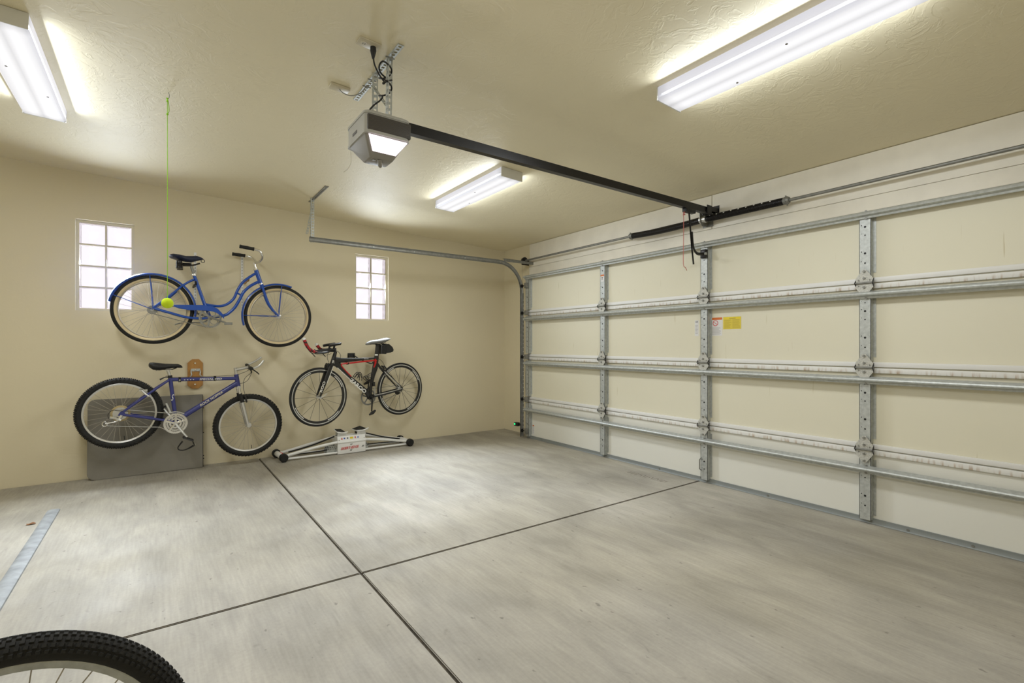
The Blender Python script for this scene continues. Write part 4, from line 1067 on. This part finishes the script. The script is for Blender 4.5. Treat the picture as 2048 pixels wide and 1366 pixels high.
for u_ in (.464, .769):
    bm = lathe(BM(), [(.017, -.010), (.024, -.010), (.024, .010), (.017, .010)], 'x', 16, L3(u_, 0, .878)); obj('clamp_band', bm, 'rubber', mb)
lettering('SPECIALIZED', .019, 'letter_white', mb, L3(.630, .0196, .868), beta=-.018, shear=.25, width=.20, bold=.01)
lettering('ROCK HOPPER', .024, 'letter_cream', mb, L3(.643, .0262, .598), beta=radians(33.2), shear=.25, width=.235, bold=.005)
lettering('S', .062, 'letter_white', mb, L3(.392, .0188, .676), beta=radians(-4), shear=.3, width=.022)
lettering('- - - -', .006, 'letter_white', mb, L3(.50, .0195, .874), beta=-.018, width=.085)

# ------------------------------------------------------------------ black and red triathlon bike
rb = bike('triathlon_bicycle', 'black and red racing bicycle with aero handlebars hung above the ski trainer', (2.545, 6.02, .345), radians(10.162))
RW, FW = (0.005, .372), (-1.071, .346)
wheel_road(rb, 'rear_wheel', RW, n=20); wheel_road(rb, 'front_wheel', FW, n=16)
BBr = (-.428, .292)
def aero(bm, top, bot, hw, n=12):
    """blade-shaped tube between an upper and a lower edge line; hw half thickness"""
    rings = []
    for (a, b_) in zip(top, bot):
        A_, B_ = Vector((a[0], 0, a[1])), Vector((b_[0], 0, b_[1])); C_ = (A_ + B_) / 2; h = (A_ - B_) / 2
        rings.append([C_ + h * cos(2 * pi * k / n) + Vector((0, hw * sin(2 * pi * k / n), 0)) for k in range(n)])
    return loft(bm, rings)
bm = BM()
sweep(bm, path([(-.873, .862), (-.884, .83), (-.905, .76), (-.930, .690)]), [.017, .020, .024, .022], seg=14)
aero(bm, [(-.885, .800), (-.80, .786), (-.612, .782), (-.45, .783), (-.335, .787)], [(-.915, .715), (-.805, .728), (-.612, .742), (-.45, .756), (-.335, .762)], .017)
aero(bm, [(-.872, .775), (-.815, .728), (-.789, .679), (-.678, .565), (-.476, .399), (-.415, .33)], [(-.933, .701), (-.885, .690), (-.833, .650), (-.678, .504), (-.503, .345), (-.445, .262)], .019)
aero(bm, [(-.378, .790), (-.378, .758), (-.399, .667), (-.418, .554), (-.441, .410), (-.445, .30)], [(-.308, .790), (-.312, .75), (-.325, .639), (-.364, .551), (-.402, .407), (-.410, .285)], .017)
cyl(bm, L3(BBr[0], -.036, BBr[1]), L3(BBr[0], .036, BBr[1]), .026, 16)
obj('frame', bm, 'carbon', rb, ang=50)
# stays, silver-edged
bm = BM()
sweep(bm, path([(-.345, .725), (-.300, .668), (-.262, .628)]), .018, seg=10, smooth=3, flat=.8)
for s in (-1, 1): sweep(bm, path([(-.270, .640)], s * .02) + path([(-.16, .535), (-.085, .460)], s * .045) + path([(.002, .380)], s * .060), [.015, .014, .013, .009], seg=10, flat=.6, smooth=4)
obj('seat_stays', bm, 'carbon', rb)
bm = BM()
for s in (-1, 1): sweep(bm, path([(-.402, .305)], s * .035) + path([(-.25, .325)], s * .05) + path([(-.005, .365)], s * .060), [.018, .015, .011], seg=10, flat=.6, smooth=4)
obj('chain_stays', bm, 'carbon', rb)
bm = BM(); sweep(bm, path([(-.262, .606), (-.16, .517), (-.03, .400)], .056), .006, seg=6); sweep(bm, path([(-.395, .42), (-.397, .335), (-.385, .322), (-.25, .338), (-.012, .375)], .056), .006, seg=6, smooth=3); obj('silver_stripe', bm, 'silver', rb)
bm = BM(); sweep(bm, path([(-.345, .747), (-.50, .738), (-.70, .722), (-.792, .716), (-.810, .70), (-.800, .678), (-.74, .612), (-.688, .562)], .0105), .0105, seg=8, smooth=3, flat=.8); sweep(bm, path([(-.368, .765), (-.362, .72), (-.383, .66)], .010), [.010, .014, .008], seg=8, smooth=3); obj('red_panel', bm, 'red', rb)
bm = BM(); sweep(bm, path([(-.86, .672), (-.833, .648), (-.678, .505), (-.52, .360)], .0155), .0045, seg=6); obj('white_stripe', bm, 'letter_white', rb)
# fork
bm = BM()
for s in (-1, 1):
    rings = []
    for (u_, w_, ch, th) in ((-.948, .690, .026, .011), (-.985, .60, .023, .010), (-1.03, .48, .018, .009), (-1.073, .368, .011, .008), (-1.078, .345, .009, .007)):
        d = Vector((.94, 0, -.34)); rings.append([Vector(L3(u_, s * (.036 + .008 * (1 - (w_ - .345) / .345)), w_)) + d * (ch * cos(2 * pi * k / 12)) + Vector((0, th * sin(2 * pi * k / 12), 0)) for k in range(12)])
    loft(bm, rings)
sweep(bm, [L3(-.946, -.040, .694), L3(-.940, 0, .708), L3(-.946, .040, .694)], .018, seg=10, smooth=3); obj('fork', bm, 'carbon', rb, ang=60)
bm = BM(); sweep(bm, path([(-.925, .690), (-.96, .60), (-1.0, .50)], .046), .0035, seg=6); obj('white_stripe', bm, 'letter_white', rb)
bm = BM(); cyl(bm, L3(FW[0], -.055, FW[1]), L3(FW[0], .06, FW[1]), .010, 12); sweep(bm, path([(FW[0], FW[1]), (-1.04, .36), (-1.005, .385)], .062), .005, seg=6); obj('quick_release', bm, 'silver', rb)
aero_sp = BM(); aero(aero_sp, [(-.352, .945), (-.360, .87), (-.374, .780)], [(-.288, .945), (-.295, .87), (-.312, .780)], .014); obj('seat_post', aero_sp, 'carbon', rb, ang=60)
saddle(rb, [(-.486, .955, .938, .012), (-.470, .972, .936, .020), (-.42, .992, .942, .026), (-.335, 1.003, .957, .040), (-.26, 1.020, .962, .062), (-.20, 1.030, .985, .068), (-.172, 1.022, 1.004, .055)], mat('pearl_grey_vinyl', (.20, .20, .19), .55))
bm = BM()
for s in (-1, 1): sweep(bm, path([(-.44, .950), (-.38, .948), (-.28, .950), (-.22, .975)], s * .02), .0035, seg=6, smooth=3)
box(bm, (-.345, -.022, .938), (-.295, .022, .955)); obj('saddle_rails', bm, 'black_steel', rb)
bag = [(-.292, .935), (-.24, .945), (-.175, .950), (-.125, .912), (-.108, .874), (-.118, .852), (-.16, .842), (-.24, .832), (-.290, .826)]
bm = prism(BM(), bag, -.04, .04, 'y'); bmesh.ops.bevel(bm, geom=[e for e in bm.edges if abs(e.verts[0].co.y - e.verts[1].co.y) < 1e-5], offset=.018, segments=3, affect='EDGES'); sbg = obj('saddle_bag', bm, 'black', rb, ang=60)
obj('strap', bbox((-.245, -.043, .825), (-.225, .043, .955), .003), 'rubber', sbg)
# cockpit
bm = BM(); sweep(bm, path([(-.872, .868), (-.90, .872), (-.950, .874)]), .017, seg=10); obj('stem', bm, 'black', rb)
bm = BM(); sweep(bm, [L3(-1.187, .20, .852), L3(-1.10, .19, .852), L3(-1.02, .12, .862), L3(-.950, 0, .872), L3(-.93, -.10, .878), L3(-.93, -.17, .881), L3(-.96, -.18, .880)], .0135, seg=10, smooth=5, flat=.7); obj('base_bar', bm, 'black', rb)
for pts, nm in (([L3(-1.328, .20, .995), L3(-1.316, .20, .970), L3(-1.294, .20, .925), L3(-1.261, .20, .888), L3(-1.19, .20, .853)], 0), ([L3(-1.018, -.18, .938), L3(-1.00, -.18, .915), L3(-.965, -.18, .884), L3(-.90, -.18, .881)], 1)):
    obj('taped_horn', tube(pts, [.018, .018, .0175, .017, .014], seg=12, smooth=5), 'grip_red', rb)
    A_ = Vector(pts[0]); d = (A_ - Vector(pts[1])).normalized(); obj('bar_cap', tube([A_ - d * .003, A_ + d * .012, A_ + d * .02], [.0185, .018, .012], seg=12), 'white_paint', rb)
    bm = BM()
    k = 0 if nm == 0 else 1
    o_ = Vector(pts[2 if nm == 0 else 1]) + Vector((.02, 0, -.025)); sweep(bm, [o_ + Vector((-.015, 0, .02)), o_ + Vector((.0, 0, -.02)), o_ + Vector((.04, 0, -.06)), o_ + Vector((.07, 0, -.095))], [.008, .007, .005, .004], seg=8, smooth=3); obj('brake_lever', bm, 'black', rb)
bm = BM()
for v_ in (-.06, .06): sweep(bm, [L3(-.90, v_, .892), L3(-1.0, v_, .882), L3(-1.10, v_ * .8, .868), L3(-1.15, v_ * .8, .878)], .011, seg=10, smooth=4)
obj('aero_extension', bm, 'black', rb)
for v_ in (.08, -.08):
    u0 = -.919 if v_ > 0 else -.915
    bm = BM(); rings = []
    for (t, hw) in ((-.068, .018), (-.055, .034), (-.02, .044), (.02, .046), (.055, .036), (.068, .02)):
        rings.append([L3(u0 + t, v_ + hw * cos(2 * pi * k / 14), .938 + .18 * t + .014 * sin(2 * pi * k / 14) + .010 * abs(cos(2 * pi * k / 14))) for k in range(14)])
    loft(bm, rings); sweep(bm, [L3(u0, v_ * .8, .93), L3(u0 - .01, v_ * .75, .888)], .012, seg=8); obj('arm_pad', bm, 'black', rb, ang=60)
obj('cable', sweep(BM(), path([(-.94, .87), (-.98, .84), (-.99, .79), (-.968, .735)], .03), .0024, seg=6, smooth=5), 'black', rb); obj('cable', sweep(BM(), path([(-.90, .88), (-.855, .86), (-.825, .82), (-.83, .77)], .022), .0024, seg=6, smooth=5), 'black', rb); obj('cable', sweep(BM(), path([(-1.20, .848), (-1.12, .828), (-1.03, .825), (-.985, .84)], .12), .0024, seg=6, smooth=4), 'black', rb)
obj('cable', sweep(BM(), path([(-.33, .77), (-.285, .745), (-.248, .70), (-.235, .665)], .015), .0024, seg=6, smooth=4), 'black', rb)
bm = BM()
for s in (-1, 1): sweep(bm, path([(-.965, .725), (-.985, .700), (-.99, .665)], s * .026), .010, seg=8, smooth=3)
box(bm, (-.985, -.03, .695), (-.955, .03, .725)); obj('front_brake', bm, 'black', rb)
bm = BM()
for s in (-1, 1): sweep(bm, path([(-.255, .675), (-.232, .655), (-.215, .63)], s * .026), .010, seg=8, smooth=3)
obj('rear_brake', bm, 'black', rb)
bm = chainring(.098, .082, .004, .045, BBr, teeth=44, arms=5); cs = obj('crankset', bm, 'galv_dark', rb)
bm = BM(); sweep(bm, [L3(BBr[0], .055, BBr[1]), L3(-.452, .075, .128)], [.016, .011], seg=10, flat=.7); cyl(bm, L3(BBr[0], -.06, BBr[1]), L3(BBr[0], .065, BBr[1]), .014, 14); obj('crank', bm, 'black', cs)
bm = BM(); sweep(bm, [L3(BBr[0], -.06, BBr[1]), L3(-.405, -.08, .46)], [.016, .011], seg=10, flat=.7); obj('crank', bm, 'black', cs)
for c, s in (((-.462, .118), 1), ((-.40, .468), -1)):
    bm = BM(); sweep(bm, [L3(c[0] + .035, s * .12, c[1] + .025), L3(c[0], s * .12, c[1]), L3(c[0] - .045, s * .12, c[1] - .02)], [.012, .020, .010], seg=8, flat=1.3); cyl(bm, L3(c[0], s * .08, c[1]), L3(c[0], s * .13, c[1]), .008, 8); obj('pedal', bm, 'black', rb)
bm = BM()
for k, r in enumerate((.050, .044, .038, .032)): lathe(bm, [(.012, -.001), (r, -.001), (r, .001), (.012, .001)], 'y', 22, L3(RW[0], -.032 - k * .005, RW[1]))
obj('cassette', bm, 'galv_dark', rb)
bm = BM(); sweep(bm, path([(.0, .350), (-.03, .335), (-.02, .305)], -.055), .013, seg=8, smooth=3); lathe(bm, [(0, -.006), (.022, -.006), (.022, .006), (0, .006)], 'y', 14, L3(-.01, -.05, .312), closed_prof=False); lathe(bm, [(0, -.006), (.02, -.006), (.02, .006), (0, .006)], 'y', 14, L3(.012, -.05, .318), closed_prof=False); obj('rear_derailleur', bm, 'black', rb)
bm = BM(); sweep(bm, path([(-.43, .196), (-.2, .245), (-.02, .295)], -.045), .003, seg=6); sweep(bm, path([(-.41, .39), (.0, .415)], -.045), .003, seg=6); obj('chain', bm, 'galv_dark', rb)
bm = BM(); box(bm, (-.405, -.025, .43), (-.375, .02, .48)); sweep(bm, path([(-.39, .44), (-.43, .41), (-.46, .385)], -.03), .008, seg=8); obj('front_derailleur', bm, 'black', rb)
for pl in ([[(-.640, .556), (-.600, .600), (-.572, .602), (-.555, .560), (-.560, .505)], [(-.62, .535), (-.585, .59), (-.56, .54)]], [[(-.405, .59), (-.45, .565), (-.500, .548), (-.502, .525), (-.455, .495), (-.41, .465)], [(-.41, .54), (-.48, .54), (-.42, .50)]]):
    bm = BM()
    for s in (-1, 1):
        for q in pl: sweep(bm, path(q, s * .03), .0042, seg=6, smooth=4)
    sweep(bm, [L3(pl[0][0][0], -.03, pl[0][0][1]), L3(pl[0][0][0], .03, pl[0][0][1])], .0042, seg=6); sweep(bm, [L3(pl[0][2][0], -.03, pl[0][2][1]), L3(pl[0][2][0], .03, pl[0][2][1])], .0042, seg=6)
    obj('bottle_cage', bm, 'black', rb)
lettering('ZAROO', .046, 'letter_white', rb, L3(-.716, .0200, .512), beta=radians(-39.5), width=.262, bold=.02)
lettering('ROO', .030, 'letter_white', rb, L3(-1.062, .0535, .400), beta=radians(70), width=.125, bold=.02)
lettering('R', .034, 'letter_white', rb, L3(-.927, .0250, .728), beta=radians(-8), width=.026, bold=.01)
lettering('SEDUZA', .010, 'letter_white', rb, L3(-.520, .0178, .763), beta=radians(2), width=.062)
obj('decal', bbox((-.372, -.0155, .806), (-.330, -.0135, .824), .0005), 'letter_white', rb)

# ------------------------------------------------------------------ foreground wheel
fw = thing('bicycle_wheel', 'large knobby black mountain bike tyre in the near left corner', 'bicycle wheel', (-.265, 1.403, 0.0))
wheel_mtb(fw, 'wheel', (0, .345), R=.345, n=32, knobs=148, fine=True, m_rim='galv')

# ================================================================== WALL RACKS
pk = thing('bike_hook_plaque', 'varnished wooden plaque with steel hook holding the mountain bicycle', 'bike rack', (.320, W, .82))
bm = prism(BM(), [(-.066, .038), (-.028, 0), (.032, 0), (.070, .038), (.070, .272), (.036, .312), (-.024, .312), (-.066, .272)], -.024, 0, 'y'); bmesh.ops.bevel(bm, geom=[e for e in bm.edges if e.verts[0].co.y < -.02 and e.verts[1].co.y < -.02], offset=.004, segments=2, affect='EDGES'); obj('board', bm, 'wood', pk)
for z in (.047, .270):
    bm = lathe(BM(), [(0, -.034), (.008, -.033), (.012, -.026), (.012, -.024), (0, -.024)], 'y', 14, (0, 0, z), closed_prof=False); obj('screw', bm, 'chrome', pk)
bm = BM(); box(bm, (-.036, -.029, .185), (.046, -.024, .212)); 
for (x0, x1) in ((-.036, .178 - .320), (.046, .483 - .320)):
    sweep(bm, [(x0, -.027, .195), (x0, -.05, .175), (x0, -.07, .14), (x0 + (x1 - x0) * .5, -.16, .105), (x1, -.245, .100), (x1, -.30, .105), (x1, -.305, .12)], .006, seg=8, smooth=4)
obj('steel_hook', bm, 'galv', pk)
bm = lathe(BM(), [(0, -.036), (.008, -.035), (.011, -.029), (0, -.029)], 'y', 14, (.002, 0, .198), closed_prof=False); obj('screw', bm, 'chrome', pk)

rk = thing('bike_hook', 'black steel wall hook holding the black and red bicycle', 'bike rack', (1.972, W, 1.11))
bm = BM(); box(bm, (-.044, -.012, .015), (.044, 0, .070)); box(bm, (-.044, -.012, -.03), (-.032, -.004, .02)); box(bm, (.032, -.012, -.03), (.044, -.004, .02)); obj('back_plate', bm, 'black', rk)
bm = BM()
for (x0, x1) in ((-.036, -.14), (.036, .17)):
    sweep(bm, [(x0, -.01, .05), (x0, -.05, .03), (x0 + (x1 - x0) * .5, -.12, -.02), (x1, -.24 + x1 * .18, -.055), (x1, -.32 + x1 * .18, -.050), (x1, -.33 + x1 * .18, -.035)], .007, seg=8, smooth=4)
obj('hook_arm', bm, 'black', rk)

for (x, z0, z1, hz, hx, lab, nm) in ((.322, 1.62, 2.262, 1.925, .300, 'white slotted shelf standard behind the seat of the blue bicycle', 0), (.761, 1.60, 2.28, 2.00, .775, 'white slotted shelf standard behind the handlebar of the blue bicycle', 1)):
    r = thing('shelf_standard', lab, 'bike rack', (x, W, z0), group='slotted standards for the blue bicycle')
    bm = BM(); box(bm, (-.012, -.008, 0), (-.009, 0, z1 - z0)); box(bm, (.009, -.008, 0), (.012, 0, z1 - z0)); box(bm, (-.012, -.011, 0), (.012, -.008, z1 - z0)); obj('channel', bm, 'white_paint', r)
    k = 0; sme = to_mesh('slot', bbox((-.0022, -.0116, 0), (.0022, -.0105, .018)), 'letter_black')
    while .02 + k * .032 < z1 - z0 - .02: obj('slot', sme, None, r, (0, 0, .02 + k * .032)); k += 1
    bm = BM(); sweep(bm, [(0, -.01, hz - z0 - .02), (hx - x, -.12, hz - z0 - .045), (hx - x, -.24, hz - z0 - .035), (hx - x + .01, -.30, hz - z0 - .03), (hx - x + .01, -.315, hz - z0 + .0)], .009, seg=8, smooth=4); obj('bracket_arm', bm, 'wood' if nm else 'black', r)

# ================================================================== GREY FOLDED TABLE
tb = thing('folding_table', 'grey folded plastic table leaning on the wall behind the mountain bicycle', 'folding table', (-.078, 6.082, 0), (-atan(.062 / .76), 0, 0))
def half_round(x0, x1, z0, z1, r, n=7):
    pts = [(x1, z0), (x1, z1)]
    for k in range(n + 1): t = radians(90 + 90 * k / n); pts.append((x0 + r + r * cos(t), z1 - r + r * sin(t)))
    for k in range(n + 1): t = radians(180 + 90 * k / n); pts.append((x0 + r + r * cos(t), z0 + r + r * sin(t)))
    return pts
for (y0, y1) in ((0, .024), (.030, .052)):
    bm = prism(BM(), half_round(-.462, .462, .002, .762, .06), y0, y1, 'y')
    bmesh.ops.bevel(bm, geom=[e for e in bm.edges if abs(e.verts[0].co.y - e.verts[1].co.y) < 1e-5], offset=.004, segments=2, affect='EDGES'); obj('table_leaf', bm, 'table', tb)
obj('hinge_edge', bbox((.462, .003, .004), (.466, .050, .760), .001), 'black', tb)
for z in (.09, .12, .36, .62):
    bm = BM(); cyl(bm, (.466, .02, z), (.474, .02, z), .006, 8); obj('hinge_rivet', bm, 'black', tb)
obj('latch', bbox((.466, .024, .66), (.476, .044, .70), .002), 'label_orange', tb)

# ================================================================== SKI TRAINER
sk = thing('ski_trainer', 'white ski exercise trainer with two foot pads on the floor', 'exercise machine', (1.87, 5.98, 0))
def K3(x, y, z): return (x - 1.87, y - 5.98, z)
for (xa, xb, lab) in ((1.118, 1.098, 0), (2.600, 2.592, 1)):
    a = K3(xa, 5.835, .048); b_ = K3(xb, 6.125, .048)
    eb = obj('end_roller', tube([a, b_], .030, seg=18), 'white_paint', sk)
    for p, s in ((a, -1), (b_, 1)):
        bm = BM(); A_ = Vector(p); d = (Vector(b_) - Vector(a)).normalized() * s
        sweep(bm, [A_ - d * .022, A_ - d * .018, A_ + d * .022, A_ + d * .036], [.040, .045, .045, .036], seg=16)
        for v in bm.verts:
            if v.co.z < .012: v.co.z = .0005
        obj('rubber_foot', bm, 'rubber', eb)
    if not lab:
        for t in (.35, .5, .65):
            p = Vector(a).lerp(Vector(b_), t); bm = BM(); bmesh.ops.create_icosphere(bm, subdivisions=1, radius=.010, matrix=Matrix.Translation(p + Vector((.012, -.008, .024))))
            obj('sticker', bm, 'letter_red', eb)
for (y, dz) in ((5.87, 0), (6.09, .02)):
    obj('curved_tube', tube([K3(1.125, y, .052), K3(1.30, y, .085), K3(1.50, y, .119 + dz * .4), K3(1.70, y, .142 + dz), K3(1.87, y, .148 + dz), K3(2.04, y, .142 + dz), K3(2.24, y, .118 + dz * .5), K3(2.42, y, .086), K3(2.59, y, .055)], .0165, seg=14, smooth=5), 'white_paint', sk)
    obj('floor_tube', tube([K3(1.13, y, .022), K3(2.59, y, .024)], .0125, seg=12), 'white_paint', sk)
for xs in ([(1.20, .058), (1.45, .105), (1.70, .178), (1.735, .185)], [(2.03, .185), (2.10, .178), (2.30, .115), (2.53, .062)]):
    obj('drive_belt', tube([K3(x, 6.0, z + .012) for x, z in xs], .010, seg=6, smooth=4, flat=.8), 'rubber', sk)
obj('drive_belt', tube([K3(1.22, 5.97, .040), K3(1.62, 5.97, .050), K3(1.70, 5.97, .11)], .007, seg=6, smooth=4), 'rubber', sk)
obj('drive_belt', tube([K3(2.06, 5.97, .060), K3(2.30, 5.97, .058), K3(2.50, 5.97, .046)], .007, seg=6, smooth=4), 'rubber', sk)
car = obj('carriage', prism(BM(), [(5.848 - 5.98, .006), (6.07 - 5.98, .006), (6.07 - 5.98, .198), (5.872 - 5.98, .208), (5.852 - 5.98, .150), (5.846 - 5.98, .128)], -.165, .163, 'x'), 'white_paint', sk)
obj('carriage_ledge', tube([K3(1.702, 5.856, .139), K3(2.036, 5.856, .139)], .0165, seg=12), 'white_paint', car)
lettering("SKIER'S EDGE", .030, 'letter_red', car, K3(1.738, 5.8445, .052), shear=.35, width=.215, bold=.02, beta=.04)
for (x, z, s) in ((1.842, .030, 1), (1.845, .098, 1), (1.985, .064, 1)):
    bm = BM()
    for k in range(3): prism(bm, [(x - 1.87 + k * .009 + a, z + b) for a, b in ((0, 0), (.004, 0), (.012, .018), (.008, .018))], 5.8445 - 5.98, 5.8455 - 5.98, 'y')
    obj('slash_mark', bm, 'letter_black', car)
for k, (x, m_, w_) in enumerate(((1.755, 'letter_red', .018), (1.785, 'letter_blue', .018), (1.822, 'letter_black', .016), (1.868, 'letter_yellow', .036), (1.912, 'letter_red', .010), (1.945, 'letter_blue', .016))):
    bm = BM(); z = .182; yy = 5.866 - 5.98
    if k == 0: poly = [(x - 1.87 - .011, z - .010), (x - 1.87 + .011, z - .010), (x - 1.87, z + .011)]
    elif k in (3, 4): poly = [(x - 1.87 - w_ / 2, z - .011), (x - 1.87 + w_ / 2, z - .011), (x - 1.87 + w_ / 2, z + .011), (x - 1.87 - w_ / 2, z + .011)]
    else: poly = [(x - 1.87 + w_ / 2 * cos(a * pi / 6), z + w_ / 2 * sin(a * pi / 6)) for a in range(12)]
    prism(bm, poly, yy - .008, yy - .001, 'y'); obj('sticker', bm, m_, car)
for x in (1.722, 2.018):
    bm = BM(); cyl(bm, K3(x, 5.856, .165), K3(x, 5.866, .165), .006, 10); obj('bolt', bm, 'galv_dark', car)
for (x0, x1, y) in ((1.59, 1.705, 5.90), (2.033, 2.088, 5.90), (1.60, 1.705, 6.05), (2.033, 2.09, 6.05)):
    bm = prism(BM(), [(x0 - 1.87 + (.02 if x0 < 1.8 else 0), .10), (x0 - 1.87, .03), (x0 - 1.87, .006), (x1 - 1.87, .006), (x1 - 1.87 - (0 if x0 < 1.8 else .0), .03), (x1 - 1.87 - (.0 if x0 < 1.8 else .025), .105)], y - 5.98, y - 5.976, 'y'); sp_ = obj('side_plate', bm, 'galv', car)
    bm = BM()
    for i in range(5 if x0 < 1.8 else 2):
        for j in range(2):
            xx = x0 + .02 + i * .021 - 1.87; zz2 = .060 + j * .020; prism(bm, [(xx - .006 + j * .006, zz2), (xx + .003 + j * .006, zz2), (xx + .008 + j * .006, zz2 + .011), (xx - .001 + j * .006, zz2 + .011)], y - 5.981, y - 5.9795, 'y')
    obj('slot', bm, 'black', sp_)
def quad_slab(c, d, grow=0.0):
    """slab on four corner points (back-left, back-right, front-right, front-left), thickness d downwards"""
    P_ = [Vector(p) for p in c]; m_ = sum(P_, Vector()) / 4; n_ = (P_[1] - P_[0]).cross(P_[3] - P_[0]).normalized()
    if n_.z < 0: n_ = -n_
    P_ = [p + (p - m_).normalized() * grow for p in P_]
    bm = BM(); A_ = [bm.verts.new(p) for p in P_]; B_ = [bm.verts.new(p - n_ * d) for p in P_]
    bm.faces.new(A_); bm.faces.new(B_[::-1])
    for i in range(4): bm.faces.new((A_[i], A_[(i + 1) % 4], B_[(i + 1) % 4], B_[i]))
    return bm, n_
FOOT = [[(1.732, 6.08, .267), (1.806, 6.08, .261), (1.810, 5.89, .249), (1.720, 5.89, .256)],
        [(1.944, 6.08, .250), (2.040, 6.08, .277), (2.061, 5.89, .269), (1.958, 5.89, .253)]]
for k, c in enumerate(FOOT):
    c = [K3(*p) for p in c]
    bm, n_ = quad_slab([Vector(p) - Vector((0, 0, .002)) for p in c], .012, .020); bmesh.ops.bevel(bm, geom=bm.edges[:], offset=.004, segments=2, affect='EDGES'); ft = obj('foot_platform', bm, 'white_paint', sk)
    bm, n_ = quad_slab([Vector(p) + Vector((0, 0, .002)) for p in c], .006, -.002); obj('foot_pad', bm, 'rubber', ft)
    a, b_ = Vector(c[3]), Vector(c[2]); e_ = (b_ - a).normalized() * .018
    bm = BM(); sweep(bm, [a - e_ + Vector((0, -.012, .004)), (a + b_) / 2 + Vector((0, -.024, -.004)), b_ + e_ + Vector((0, -.012, .004))], .007, seg=8, smooth=4); obj('toe_lip', bm, 'white_paint', ft)
    m_ = (Vector(c[0]) + Vector(c[2])) / 2
    bm = BM(); box(bm, (m_.x - .035, m_.y - .055, .196), (m_.x + .035, m_.y + .065, m_.z - .012)); obj('pedestal', bm, 'black' if k else 'galv', ft)
    bm = BM(); prism(bm, [(m_.x - .055, .200), (m_.x + .055, .200), (m_.x + .048, m_.z - .016), (m_.x - .048, m_.z - .016)], m_.y - .078, m_.y - .073, 'y'); obj('skirt', bm, 'white_paint', ft)
# concrete inscription strokes pressed into the slab beside the door
isl = [c for c in fl.children][3]
random.seed(3)
for k in range(15):
    y = 3.34 - k * .031; x = 3.865 + random.uniform(-.012, .012)
    ln = random.uniform(.03, .075); a = random.uniform(-.5, .5)
    me_ = bbox((-ln / 2, -.0025, -.0002), (ln / 2, .0025, .0004)); obj('inscription_stroke', me_, 'joint', isl, (x, y, 0), (0, 0, a))
# paint marks along the right spring
for k in range(9):
    y = 2.66 - k * .07; obj('paint_mark', bbox((-.0325, -.006, .004), (-.0315, .006, .012)), 'letter_white', sh, (0, sy(y), 0), (0, .4 - .05 * (k % 3), 0))
